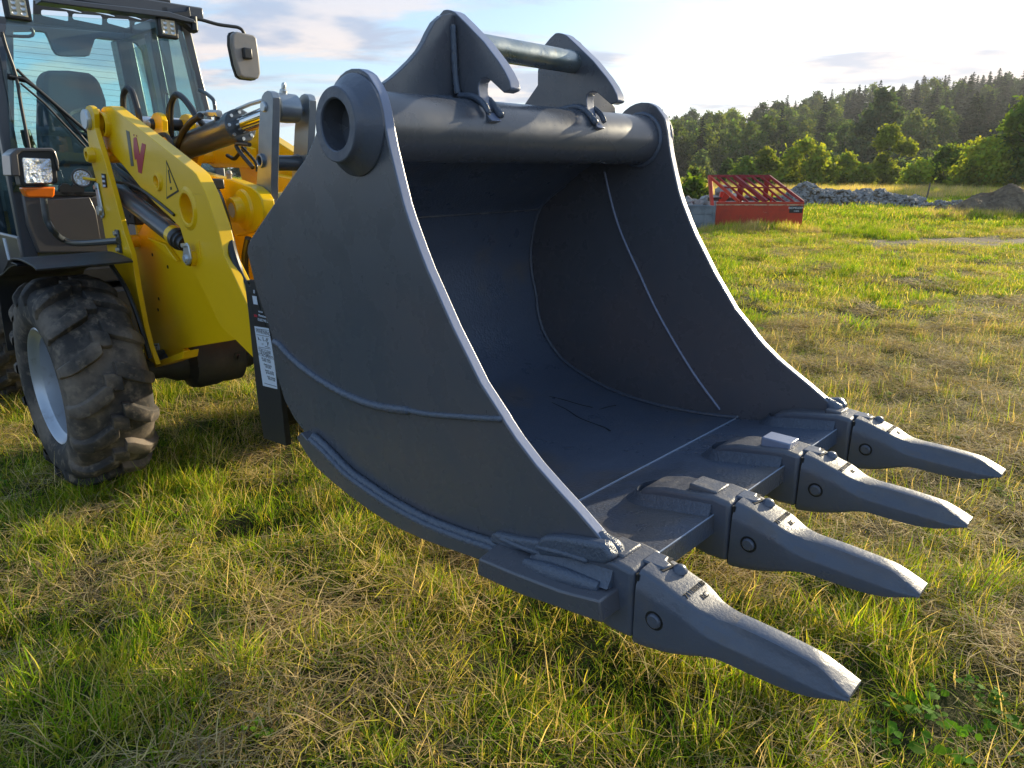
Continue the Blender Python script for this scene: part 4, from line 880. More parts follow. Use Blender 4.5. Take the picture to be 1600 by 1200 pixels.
# wipers
wz = -4.965
bar('wiper_arm', [pa((3,50), wz), pa((10,75), wz), pa((25,118), wz), pa((33,165), wz), pa((46,232), wz)], .009, 'black', smooth=3)
bar('wiper_blade', [pa((26,108), wz-.01), pa((40,122), wz-.01), pa((85,162), wz-.01), pa((140,228), wz-.01)], .008, 'black')
bar('wiper_arm', [pa((14,119), wz), pa((36,123), wz), pa((62,142), wz), pa((137,207), wz)], .010, 'black'); bar('wiper_blade', [pa((32,130), wz+.005), pa((70,162), wz+.005), pa((138,234), wz+.005)], .006, 'black')
bar('wiper_pivot', [pa((12,119), wz-.02), pa((40,125), wz-.02)], .016, 'black')

# ------------------------------------------------------------------ foliage makers (numpy meshes with a colour per leaf)
def leaf_mesh(name, P, Nrm, size, colr, m, elong=1.5, extra=None):
    """one quad (kite) per point; P (n,3), size (n,), colr (n,3)"""
    n = len(P); a = rng.normal(size=(n,3)); u = np.cross(Nrm, a); u /= np.linalg.norm(u, axis=1)[:,None] + 1e-9; v = np.cross(Nrm, u); v /= np.linalg.norm(v, axis=1)[:,None] + 1e-9
    s = size[:,None]; q = np.stack([P - u*s*elong*.5, P + v*s*.5, P + u*s*elong*.5, P - v*s*.5], 1)
    V = q.reshape(-1,3); F = np.arange(4*n).reshape(n,4); C = np.repeat(colr, 4, 0); mi = np.zeros(n, int)
    mats = [m]
    me = D.meshes.new(name)
    if extra is not None:                      # trunk/limb geometry (verts, faces quads, colour)
        ev, ef, ec = extra; F = np.concatenate([F, ef + len(V)]); V = np.concatenate([V, ev]); C = np.concatenate([C, np.tile(ec, (len(ev),1))]); mi = np.concatenate([mi, np.ones(len(ef), int)]); mats.append('bark')
    me.vertices.add(len(V)); me.vertices.foreach_set('co', V.astype(np.float32).ravel()); me.loops.add(F.size); me.loops.foreach_set('vertex_index', F.ravel().astype(np.int32))
    me.polygons.add(len(F)); me.polygons.foreach_set('loop_start', np.arange(0, F.size, 4, dtype=np.int32)); me.polygons.foreach_set('material_index', mi.astype(np.int32)); me.update()
    ca = me.attributes.new('col', 'FLOAT_COLOR', 'POINT'); ca.data.foreach_set('color', np.concatenate([C, np.ones((len(C),1))], 1).astype(np.float32).ravel())
    for x in mats: me.materials.append(M[x])
    return me
def limbs(segs, k=6):
    V = []; F = []
    for p0, p1, r0, r1 in segs:
        p0, p1 = Vector(p0), Vector(p1); t = (p1-p0).normalized(); u = t.orthogonal().normalized(); v = t.cross(u); b = len(V)
        for p, r in ((p0, r0), (p1, r1)):
            for i in range(k): V.append(p + (u*math.cos(6.283*i/k) + v*math.sin(6.283*i/k))*r)
        for i in range(k): F.append((b+i, b+(i+1)%k, b+k+(i+1)%k, b+k+i))
    return np.array([[*v] for v in V]), np.array(F), np.array([.1,.08,.06])
def broadleaf(name, h, w, nleaf, lsize, col, var=.35, trunk=.18, lobes=14, seed=0, base=.12, irregular=.35, split=True):
    r = np.random.default_rng(seed); segs = []; cents = []
    top = Vector((r.uniform(-.05,.05)*h, r.uniform(-.05,.05)*h, h*.62)); segs.append(((0,0,-.3), tuple(Vector((0,0,h*.3))), trunk*h*.11, trunk*h*.08)); segs.append((tuple(Vector((0,0,h*.3))), tuple(top), trunk*h*.08, trunk*h*.03))
    for i in range(lobes):
        t = (i+.5)/lobes; z = h*(base + (1-base)*t*.93) ; env = math.sin(math.pi*min(1, .10+ .88*t)**.8)**.7
        a = i*2.4 + r.uniform(-.5,.5); rad = w*.5*env*r.uniform(.30,.86)*(1 if t < .85 else .4)
        c = np.array([math.cos(a)*rad, math.sin(a)*rad, z]); lr = w*.5*r.uniform(.26,.46)*(1-.35*t); cents.append((c, lr))
        segs.append((tuple(Vector((0,0,max(.1,z-.35*h)))), tuple(c), trunk*h*.035, trunk*h*.008))
    wts = np.array([c[1]**2 for c in cents]); wts /= wts.sum(); pick = r.choice(len(cents), nleaf, p=wts)
    C0 = np.array([c[0] for c in cents])[pick]; LR = np.array([c[1] for c in cents])[pick]
    d = r.normal(size=(nleaf,3)); d /= np.linalg.norm(d, axis=1)[:,None]
    # clumps: leaves gather round twig ends
    ntw = max(8, nleaf//22); tw = r.normal(size=(ntw,3)); tw /= np.linalg.norm(tw, axis=1)[:,None]; ti = r.integers(0, ntw, nleaf)
    d = tw[ti]*.85 + d*.28
    rr = (r.random(nleaf)**.35) * r.uniform(1-irregular, 1+irregular, ntw)[ti]
    Pt = C0 + d * (LR*rr)[:,None] * np.array([1,1,.8]) + r.normal(size=(nleaf,3))*lsize*.8; Pt[:,2] = np.maximum(Pt[:,2], lsize*.4)
    nr = d*.6 + r.normal(size=(nleaf,3))*.7 + np.array([0,0,.35]); nr /= np.linalg.norm(nr, axis=1)[:,None]
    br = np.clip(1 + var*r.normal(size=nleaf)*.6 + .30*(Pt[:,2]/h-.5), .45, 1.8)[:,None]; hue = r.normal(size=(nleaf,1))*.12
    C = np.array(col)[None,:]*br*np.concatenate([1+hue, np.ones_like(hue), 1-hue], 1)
    sz = lsize*r.uniform(.6,1.35,nleaf)
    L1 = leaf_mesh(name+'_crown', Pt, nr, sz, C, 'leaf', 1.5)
    ev, ef, ec = limbs(segs)
    if not split:
        return leaf_mesh(name, Pt, nr, sz, C, 'leaf', 1.5, (ev, ef, ec)), None
    T = D.meshes.new(name+'_trunk'); T.from_pydata([tuple(v) for v in ev], [], [tuple(f) for f in ef]); T.materials.append(M['bark']); T.shade_smooth()
    return L1, T
def conifer(name, h, w, tiers, per, col, seed=0):
    r = np.random.default_rng(seed); P=[]; Nn=[]; S=[]
    for i in range(tiers):
        t = i/(tiers-1); z = h*(.10 + .88*t); rad = w*.5*(1-t)**.66*r.uniform(.8,1.1) + .25
        for j in range(max(5, int(per*(1-t*.55)))):
            a = r.uniform(0, 6.283); L = rad*r.uniform(.65,1.1)
            for q in range(4):
                f = (q+.7)/4; P.append([math.cos(a)*L*f, math.sin(a)*L*f, z - L*f*.38 + r.normal()*.08]); Nn.append([r.normal()*.35 + math.cos(a)*.3, r.normal()*.35 + math.sin(a)*.3, 1]); S.append(max(.40, L*.50*(1.15-f*.5)))
    P.append([0,0,h]); Nn.append([1,0,.1]); S.append(.5); P = np.array(P); Nn = np.array(Nn); Nn /= np.linalg.norm(Nn,axis=1)[:,None]; S = np.array(S)
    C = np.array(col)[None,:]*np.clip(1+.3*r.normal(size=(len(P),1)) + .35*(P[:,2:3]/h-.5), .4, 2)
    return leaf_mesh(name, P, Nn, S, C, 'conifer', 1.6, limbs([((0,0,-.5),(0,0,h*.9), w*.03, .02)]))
def put(name, me, loc, rz, sc, label, cat, group=None, trunk=None):
    if trunk is not None:
        o = D.objects.new(name, None); COL.objects.link(o); o.empty_display_size = .5
        for nm, m_ in (('crown', me), ('trunk', trunk)):
            c = D.objects.new(nm, m_); COL.objects.link(c); c.parent = o
    else:
        o = D.objects.new(name, me); COL.objects.link(o)
    o.location = loc; o.rotation_euler = (0, 0, rz); o.scale = (sc, sc, sc) if not isinstance(sc, tuple) else sc
    return tag(o, label, cat, group)
def gz(x, y): return float(H(np.array([x]), np.array([y]))[0])
YG = (.22,.27,.030); MG = (.12,.18,.026); DG = (.040,.070,.018)
# --- trees and bushes along the far edge of the field: (px of stem, distance, height, width, colour, label)
NEAR_T = [
 (1163, 62, 2.55, 2.6, (.10,.15,.02), 'round green bush just left behind the red steel frame', 'bush', 'bush'),
 (1192, 64, 3.3, 2.8, YG, 'light green bush showing above the left part of the red frame', 'bush', 'bush'),
 (1250, 61, 4.0, 5.2, YG, 'wide bright green bush standing behind the right end of the red frame', 'bush', 'bush'),
 (1222, 66, 2.7, 3.2, MG, 'darker green bush between two bright bushes behind the red frame', 'bush', 'bush'),
 (1318, 63, 2.9, 2.6, YG, 'small loose bush behind the grey rubble heap', 'bush', 'bush'),
 (1345, 60, 1.9, 2.0, YG, 'low yellow green bush at the foot of the lobed tree', 'bush', 'bush'),
 (1434, 58, 2.3, 3.2, YG, 'low rounded yellow green bush by the wooden post', 'bush', 'bush'),
 (1528, 55, 3.9, 6.2, YG, 'broad sunlit bush left of the big tree at the right edge', 'bush', 'bush'),
 (1470, 60, 3.4, 3.8, MG, 'green bush stepping down on the left of the broad sunlit bush', 'bush', 'bush'),
 (1085, 50, 1.55, 1.2, (.13,.17,.05), 'small pale sapling beside the rim of the bucket', 'sapling', 'sapling'),
 (1082, 36, 1.15, 1.6, (.12,.19,.02), 'low bright green weed bush beside the grey boulders', 'bush', 'bush'),
 (1135, 68, 2.4, 2.2, DG, 'dark green bush left of the red frame, at the wood edge', 'bush', 'bush'),
 (1290, 70, 2.6, 4.0, DG, 'dark low bush filling the gap behind the rubble heap', 'bush', 'bush'),
 (1400, 70, 2.4, 3.6, (.06,.09,.04), 'grey green low bush right of the lobed tree', 'bush', 'bush'),
]
for i, (px, y, h, w, col, lab, nm, cat) in enumerate(NEAR_T):
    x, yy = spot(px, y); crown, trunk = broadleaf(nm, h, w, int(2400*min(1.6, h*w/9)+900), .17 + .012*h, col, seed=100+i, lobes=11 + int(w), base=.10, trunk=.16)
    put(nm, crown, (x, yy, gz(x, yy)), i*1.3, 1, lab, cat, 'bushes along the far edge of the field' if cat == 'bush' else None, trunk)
def lobed():
    # tree with a tall head and a side lobe
    h = 6.0; r = np.random.default_rng(5); cents = [((0,0,4.35),1.15),((-.7,0,3.9),.8),((.2,0,5.1),.75),((-.3,.2,4.9),.7),((1.9,0,3.6),.95),((2.5,0,3.3),.6),((1.2,.1,3.5),.6),((-.9,0,1.5),1.15),((.3,.3,1.7),1.2),((-1.6,0,1.0),.9),((1.2,0,1.1),.9),((-.3,0,2.7),.7),((.2,0,.8),1.2)]
    n = 6500; w = np.array([c[1]**2.2 for c in cents]); w /= w.sum(); pk = r.choice(len(cents), n, p=w); C0 = np.array([c[0] for c in cents])[pk]; LR = np.array([c[1] for c in cents])[pk]
    tw = r.normal(size=(300,3)); tw /= np.linalg.norm(tw,axis=1)[:,None]; ti = r.integers(0,300,n); d = tw[ti]*.85 + r.normal(size=(n,3))*.16
    Pt = C0 + d*(LR*(r.random(n)**.35)*r.uniform(.7,1.2,300)[ti])[:,None]*np.array([1,1,.85]); Pt[:,2] = np.maximum(Pt[:,2], .1)
    nr = d*.6 + r.normal(size=(n,3))*.7 + [0,0,.3]; nr /= np.linalg.norm(nr,axis=1)[:,None]
    C = np.array(YG)[None,:]*np.clip(1+.25*r.normal(size=(n,1)), .5, 1.7)
    crown = leaf_mesh('lobed', Pt, nr, .22*r.uniform(.6,1.3,n), C, 'leaf')
    ev, ef, ec = limbs([((0,0,-.2),(.1,0,2.4),.14,.10),((.1,0,2.4),(0,0,4.8),.10,.03),((.1,0,2.2),(2.0,0,3.5),.07,.02),((0,0,1.0),(-1.0,0,2),.06,.02)])
    T = D.meshes.new('lt'); T.from_pydata([tuple(v) for v in ev], [], [tuple(f) for f in ef]); T.materials.append(M['bark']); return crown, T
x, yy = spot(1378, 64); c_, t_ = lobed(); put('tree', c_, (x, yy, gz(x,yy)), .15, .93, 'bright green tree with a tall head and a round lobe on its right side', 'tree', None, t_)
c_, t_ = broadleaf('tree', 7.9, 6.6, 9500, .27, (.085,.135,.022), seed=77, lobes=30, base=.06); x, yy = spot(1612, 54)
put('tree', c_, (x, yy, gz(x,yy)), .4, 1, 'tall full green tree cut by the right edge of the photo', 'tree', None, t_)
c_, t_ = broadleaf('tree', 13.5, 9.5, 7500, .40, (.050,.085,.040), seed=78, lobes=26, base=.05); x, yy = spot(1362, 112)
put('birch_tree', c_, (x, yy, gz(x,yy)), .4, 1, 'tall blue green birch with hanging branches in front of the dark wood', 'tree', None, t_)
c_, t_ = broadleaf('tree', 4.4, 4.5, 2600, .25, (.08,.12,.05), seed=79, lobes=14, base=.05)
for px, y in ((1095, 100), (1440, 98), (1240, 104)):
    x, yy = spot(px, y); put('bush', c_, (x, yy, gz(x,yy)), px, .9, {1095: 'dull green bush at the wood edge right beside the bucket rim', 1440: 'dull green bush at the wood edge above the wooden post', 1240: 'dull green bush at the wood edge behind the red frame'}[px], 'bush', 'dull bushes at the wood edge', t_)
# --- wooded hillside: every tree a thing of its own
BL = [broadleaf('leafy_tree', 11, 9.5, 2600, .46, c, seed=20+i, lobes=18, base=.12, split=False)[0] for i, c in enumerate(((.070,.112,.020),(.042,.075,.018),(.10,.14,.028),(.034,.060,.020)))]
CN = [conifer('conifer', 14, 5.2, 24, 15, c, seed=40+i) for i, c in enumerate(((.016,.030,.016),(.020,.036,.018),(.013,.024,.014)))]
FT = []
r = np.random.default_rng(3)
def wood(px0, px1, y0, y1, n, kind):
    tries = 0; k = 0
    while k < n and tries < n*60:
        tries += 1; y = r.uniform(y0, y1)**1.0; px = r.uniform(px0, px1); x, _ = spot(px, y)
        mind = 5.6 if y < 220 else 4.6
        if any((x-a)**2 + (y-b)**2 < mind**2 for a, b, _ in FT): continue
        c = kind(px, y); FT.append((x, y, c)); k += 1
def kd(px, y):
    ridge = y > 235
    dark = px > 1300 and y < 235 and not (1310 < px < 1440 and y < 150)
    pc = .66 if ridge else (.72 if dark else .14)
    return 'c' if r.random() < pc else 'b'
wood(985, 1760, 128, 165, 78, kd); wood(960, 1760, 165, 235, 105, kd); wood(940, 1780, 235, 325, 165, kd)
wood(300, 500, 115, 150, 14, lambda p, y: 'c' if r.random() < .35 else 'b')
def where(x, y):
    px = 800 + FPX*x/y
    col = 'beside the bucket rim' if px < 1115 else 'above the red bin' if px < 1250 else 'above the left rubble heap' if px < 1340 else 'above the right rubble heap' if px < 1430 else 'above the sunlit bushes' if px < 1540 else 'by the right edge'
    row = 'in the front row of the wood' if y < 165 else 'halfway up the wooded hill' if y < 235 else 'on the wooded ridge'
    return row + ', ' + col
for i, (x, y, c) in enumerate(FT):
    left = x < 0
    if c == 'c':
        me = CN[r.integers(0,3)]; s = r.uniform(.72,1.0) * (.55 if left else .92 if y > 235 else 1) * (.72 if 800+FPX*x/y < 1190 else 1); put('conifer', me, (x, y, gz(x,y)), r.uniform(0,6.28), (s*r.uniform(.95,1.25)*(1.2 if y > 235 else 1), s*r.uniform(.95,1.25)*(1.2 if y > 235 else 1), s*(.88 if y > 235 else 1)), 'dark conifer ' + where(x, y), 'conifer', 'conifers ' + where(x, y)) if not left else put('conifer', me, (x, y, gz(x,y)), r.uniform(0,6.28), s, 'small distant conifer seen between the loader and the bucket', 'conifer', 'distant trees behind the loader')
    else:
        me = BL[r.integers(0,4)]; s = r.uniform(.62,1.02) * (.55 if left else 1); put('leafy_tree', me, (x, y, gz(x,y)), r.uniform(0,6.28), (s*r.uniform(.9,1.2), s*r.uniform(.9,1.2), s), 'leafy tree ' + where(x, y), 'tree', 'leafy trees ' + where(x, y)) if not left else put('leafy_tree', me, (x, y, gz(x,y)), r.uniform(0,6.28), s, 'small distant leafy tree seen between the loader and the bucket', 'tree', 'distant trees behind the loader')

# ------------------------------------------------------------------ things on the field (built in world axes)
Ctx.org = Vector((0,0,0))
def root(name, loc, rz, label, cat, group=None):
    o = D.objects.new(name, None); COL.objects.link(o); o.location = loc; o.rotation_euler = (0,0,rz); o.empty_display_size = .3; return tag(o, label, cat, group)
# red steel bin with a sloping open frame on top; local x along its long side, y away from us
x0, yy = spot(1117, 20.3); x1, _ = spot(1258, 20.0); Wd = x1 - x0
RB = root('steel_frame_bin', (x0, yy, gz((x0+x1)/2, yy)), -.015, 'weathered orange red steel bin with an open sloping barred frame on top', 'bin')
hb, dp, ht = .66, 1.5, 1.44
box('front_panel', (0, 0, .0), (Wd, .05, hb), 'orange', RB, .008)
box('front_rim', (0, -.015, hb), (Wd, .10, hb+.035), 'rustrim', RB, .006); box('front_beam', (0, .0, hb+.037), (Wd, .08, hb+.10), 'orange', RB, .006)
box('back_panel', (0, dp-.05, 0), (Wd, dp, .45), 'orange', RB, .008); box('side_panel', (0, .052, 0), (.05, dp-.052, .45), 'orange', RB, .008); box('side_panel', (Wd-.05, .052, 0), (Wd, dp-.052, .45), 'orange', RB, .008)
yt = 1.0            # ridge line runs behind, frame leans back to it
xl, xr = -.02, Wd - .72   # ridge is shifted to the left as seen
def beam(name, a, b, w, m, par=None):
    a, b = Vector(a), Vector(b); t = (b-a).normalized(); up = Vector((0,0,1)) if abs(t.z) < .9 else Vector((0,1,0)); u = t.cross(up).normalized()*w*.5; v = u.cross(t).normalized()*w*.5
    bm = bmesh.new(); A = [bm.verts.new(a+p) for p in (u+v, -u+v, -u-v, u-v)]; Bq = [bm.verts.new(b+p) for p in (u+v, -u+v, -u-v, u-v)]
    bm.faces.new(A[::-1]); bm.faces.new(Bq)
    for i in range(4): bm.faces.new((A[i], A[(i+1)%4], Bq[(i+1)%4], Bq[i]))
    return link(name, tomesh(bm), m, par or RB, .004)
beam('ridge_beam', (xl, yt, ht), (xr, yt, ht), .07, 'darkred')
beam('end_beam', (xr, yt, ht), (Wd-.02, .04, hb+.10), .07, 'darkred'); beam('end_beam', (xl, yt, ht), (.62, .04, hb+.10), .07, 'orange')
for k in range(6):
    f = (k+1)/7; beam('slope_bar', (xl+(xr-xl)*f, yt, ht-.02), (.62+(Wd-.64)*f, .05, hb+.10), .05 if k != 2 else .11, 'darkred')
beam('cross_bar', (.30, .50, hb+.47), (Wd-.36, .50, hb+.47), .045, 'darkred'); beam('rear_beam', (.1, dp-.05, .78), (Wd-.1, dp-.05, .78), .10, 'black')
beam('frame_leg', (xl, yt, ht), (-.06, .2, 0.55), .09, 'orange'); beam('frame_leg', (xl+.55, dp, .98), (xl+.45, dp-.1, .45), .12, 'orange'); beam('frame_leg', (xl+.05, yt, ht-.05), (xl+.30, dp, .5), .07, 'orange'); beam('frame_leg', (xr+.25, yt+.3, .95), (xr+.25, dp-.05, .45), .05, 'orange')
prism('end_gusset', [(xl+.42,.62),(xl+.55,.98),(xl+.72,.86),(xl+.60,.72)], dp-.25, dp-.22, 'orange', RB)
beam('rear_slope_bar', (xr*.55, yt, ht), (xr*.6, dp, .5), .16, 'darkred'); beam('rear_slope_bar', (xr-.05, yt, ht), (xr+.1, dp, .5), .14, 'darkred')
sg = box('sign_plate', (Wd-.40, -.010, hb-.20), (Wd-.03, -.002, hb-.01), 'ink', RB, 0)
text('sign_text', 'REDMELDER', .075, 'white', sg, (Wd-.225, -.012, hb-.065), (1,0,0), (0,0,1), .001); text('sign_text', 'mobile', .055, 'white', sg, (Wd-.20, -.012, hb-.145), (1,0,0), (0,0,1), .001)
text('stencil', 'i .....', .07, 'rustrim', RB, (Wd*.56, -.004, hb-.17), (1,0,0), (0,0,1), .001)
# grey board crate to its left
xa, yy2 = spot(1060, 19.6); xb, _ = spot(1116, 19.6)
GB = root('board_crate', (xa, yy2, gz(xa, yy2)-.05), 0, 'weathered blue grey board crate standing left of the red steel bin', 'crate')
wv = xb - xa
for k in range(3): box('plank', (0, 0, .06+k*.235), (wv, .05, .06+k*.235+.228), 'concrete', GB, .006)
for xq in (.33*wv, .72*wv, wv-.05): box('batten', (xq-.03, -.02, .04), (xq+.03, -.001, .76), 'concrete', GB, .005)
box('plank', (wv-.04, .052, .06), (wv, .9, .74), 'concrete', GB, .006); box('plank', (0, .86, .06), (wv-.045, .9, .74), 'concrete', GB, .006)
# stones
def stone_mesh(seed, n=9):
    r_ = random.Random(seed); bm = bmesh.new()
    for _ in range(n+6):
        v = Vector((r_.gauss(0,1), r_.gauss(0,1), r_.gauss(0,1))).normalized(); bm.verts.new(Vector((v.x*.5*r_.uniform(.8,1.2), v.y*.5*r_.uniform(.7,1.1), v.z*.36*r_.uniform(.7,1.2))))
    bmesh.ops.convex_hull(bm, input=bm.verts)
    for v in [v for v in bm.verts if not v.link_faces]: bm.verts.remove(v)
    me = D.meshes.new('stone'); bm.to_mesh(me); bm.free(); me.materials.append(M['stone']); return me
SM = [stone_mesh(k) for k in range(7)]
def pile(name, px, y, w, d, h, n, smin, smax, label, cat, mat_core='stone', big=70):
    cx, cy = spot(px, y); z0 = gz(cx, cy); o = root(name, (cx, cy, z0), 0, label, cat); r_ = np.random.default_rng(int(px))
    # core mound
    gx = np.linspace(-1, 1, 41); bm = bmesh.new(); vs = {}
    def hh(u, v): 
        q = max(0, 1 - (abs(u)**2.0 + abs(v)**2.0)); return h*(q**.75)*(.80 + .28*math.sin(5*u+px) * math.cos(3*v) + .1*math.sin(11*u)) 
    for i, u in enumerate(gx):
        for j, v in enumerate(gx): vs[i,j] = bm.verts.new(Vector((u*w/2, v*d/2, hh(u,v)*.93-.08)))
    for i in range(40):
        for j in range(40): bm.faces.new((vs[i,j], vs[i+1,j], vs[i+1,j+1], vs[i,j+1]))
    link('mound', tomesh(bm), 'soil', o)
    items = []
    for _ in range(n):
        u, v = r_.uniform(-1,1), r_.uniform(-1,1)
        if u*u+v*v > 1: continue
        s = r_.uniform(smin, smax) * (1.6 if r_.random() < .08 else 1); items.append((s, u, v))
    items.sort(reverse=True); V=[]; F=[]; 
    for k, (s, u, v) in enumerate(items):
        p = Vector((u*w/2, v*d/2, hh(u,v) + s*.05)); rot = Matrix.Rotation(r_.uniform(0,6.28),4,'Z') @ Matrix.Rotation(r_.uniform(-.9,.9),4,'X')
        me = SM[r_.integers(0,7)]
        if k < big:
            c = D.objects.new('stone', me); COL.objects.link(c); c.parent = o; c.location = p; c.rotation_euler = rot.to_euler(); c.scale = (s, s, s)
        else:
            mt = Matrix.Translation(p) @ rot @ Matrix.Scale(s, 4); b = len(V); V += [tuple(mt @ q.co) for q in me.vertices]; F += [tuple(b+i for i in q.vertices) for q in me.polygons]
    if V:
        me = D.meshes.new('rubble'); me.from_pydata(V, [], F); me.materials.append(M['stone']); c = D.objects.new('rubble', me); COL.objects.link(c); c.parent = o; c['kind'] = 'stuff'
    return o
pile('rubble_heap', 1292, 33.5, 5.4, 3.0, .98, 2600, .06, .20, 'grey heap of broken rubble right behind the red steel bin', 'rubble heap')
pile('rubble_heap', 1392, 32.0, 3.2, 2.4, .74, 1500, .06, .20, 'smaller grey rubble heap right of the first, sloping down to the grass', 'rubble heap')
pile('rubble_heap', 1488, 31.0, 2.4, 1.6, .42, 300, .06, .18, 'low pale rubble heap beside the brown dirt mound', 'rubble heap', big=30)
pile('boulder_heap', 1112, 24.5, 3.6, 1.6, .85, 90, .35, .62, 'heap of grey boulders behind the grey board crate', 'boulder heap', big=60)
def mound(px, y, w, d, h, label):
    cx, cy = spot(px, y); bm = bmesh.new(); n = 90; vs = {}
    for i in range(n):
        for j in range(n):
            u, v = -1+2*i/(n-1), -1+2*j/(n-1); q = max(0, 1-(u*u+v*v)); z = h*q**.8*(.80+.22*math.sin(3.1*u+1)+.14*math.sin(7*u+3*v)+.10*math.sin(13*u-5*v)) + random.uniform(-.05,.05)*(q>0) - .05
            vs[i,j] = bm.verts.new(Vector((u*w/2, v*d/2, z)))
    for i in range(n-1):
        for j in range(n-1): bm.faces.new((vs[i,j], vs[i+1,j], vs[i+1,j+1], vs[i,j+1]))
    o = link('dirt_mound', tomesh(bm), 'soil'); o.location = (cx, cy, gz(cx,cy)); return tag(o, label, 'dirt mound')
mound(1556, 25.5, 5.4, 3.0, .98, 'brown dirt mound overgrown with dry weeds at the right edge')
# fence posts
for px, y, h, tilt, lab in ((1446, 37, .95, .09, 'leaning grey wooden post standing in the tall dry grass'),):
    x, yy = spot(px, y); bm = bmesh.new(); add_tube(bm, [(0,0,-.1),(.02,0,.4),(.0,0,h)], [.05,.045,.04], 8); o = link('wooden_post', tomesh(bm), 'wood'); o.location = (x, yy, gz(x,yy)); o.rotation_euler = (0,tilt,0); tag(o, lab, 'post')
# grey road behind the cab on the left
rd = grid('road', np.linspace(-60, -18, 40), np.linspace(40.2, 43.6, 8), mat('asphalt', (.16,.165,.19), .8), .09); tag(rd, kind='structure')

# ------------------------------------------------------------------ grass, hay and weeds: clumps of real blades, scattered as instances
def blades(name, n, rad, h, wd, lean, cols, seed, lie=0.0, curl=.5, zspread=0.0):
    """n blades as 3-quad tapering strips; lie=1 makes them lie flat like mown hay"""
    r = np.random.default_rng(seed); rr = rad*np.sqrt(r.random(n)); a = r.random(n)*6.283; base = np.stack([np.cos(a)*rr, np.sin(a)*rr, np.zeros(n)], 1)
    L = r.uniform(h[0], h[1], n)*np.clip(1 - .35*(rr/rad), .4, 1); az = r.random(n)*6.283; dirh = np.stack([np.cos(az), np.sin(az), np.zeros(n)], 1)
    le = np.abs(r.normal(lean, lean*.55+.02, n)); cu = r.uniform(.1, 1, n)*curl
    if lie: base[:,2] = r.random(n)*zspread
    side = np.stack([-np.sin(az), np.cos(az), np.zeros(n)], 1); tw = r.uniform(-.9,.9,n)[:,None]; side = side*np.cos(tw) + dirh*np.sin(tw)*.6; side[:,2] += r.uniform(-.25,.25,n); side /= np.linalg.norm(side,axis=1)[:,None]
    w = r.uniform(wd[0], wd[1], n); K = 4; V = np.zeros((n, K, 2, 3))
    pos = base.copy(); ang = le.copy(); sway = r.normal(0, .25, n)
    for k in range(K):
        ww = w*(1, .9, .62, .10)[k]*.5
        V[:,k,0] = pos - side*ww[:,None]; V[:,k,1] = pos + side*ww[:,None]
        if lie:
            el = r.normal(.05, .16, n) - .12*k*(r.random(n)); d2 = dirh*np.cos(el)[:,None] + np.array([0,0,1])*np.sin(el)[:,None] + np.cross(dirh, [0,0,1])*(sway*k)[:,None]
        else:
            d2 = dirh*np.sin(ang)[:,None] + np.array([0,0,1])*np.cos(ang)[:,None] + np.cross(dirh,[0,0,1])*(sway*.3*k)[:,None]
        pos = pos + d2*(L/(K-1))[:,None]; ang = ang + cu
    V[:,:,:,2] = np.maximum(V[:,:,:,2], .001 if not lie else -.01)
    idx = np.arange(n)[:,None]*(K*2); F = np.concatenate([idx + np.array([[2*k, 2*k+1, 2*k+3, 2*k+2]]) for k in range(K-1)], 0)
    cc = np.array([c[:3] for c in cols]); p = np.array([c[3] for c in cols]); p = p/p.sum(); pick = r.choice(len(cols), n, p=p)
    C = cc[pick]*np.clip(1+.22*r.normal(size=(n,1)), .45, 1.7); C = np.repeat(C, K*2, 0)
    me = D.meshes.new(name); Vf = V.reshape(-1,3).astype(np.float32)
    me.vertices.add(len(Vf)); me.vertices.foreach_set('co', Vf.ravel()); me.loops.add(F.size); me.loops.foreach_set('vertex_index', F.ravel().astype(np.int32))
    me.polygons.add(len(F)); me.polygons.foreach_set('loop_start', np.arange(0, F.size, 4, dtype=np.int32)); me.update(); me.shade_smooth()
    ca = me.attributes.new('col', 'FLOAT_COLOR', 'POINT'); ca.data.foreach_set('color', np.concatenate([C, np.ones((len(C),1))], 1).astype(np.float32).ravel())
    me.materials.append(M['grassblade']); return me
G1 = (.12,.24,.012); G2 = (.27,.37,.018); G3 = (.042,.095,.014); Y1 = (.50,.44,.06); S1 = (.62,.48,.24); S2 = (.44,.35,.21); S3 = (.20,.15,.10)
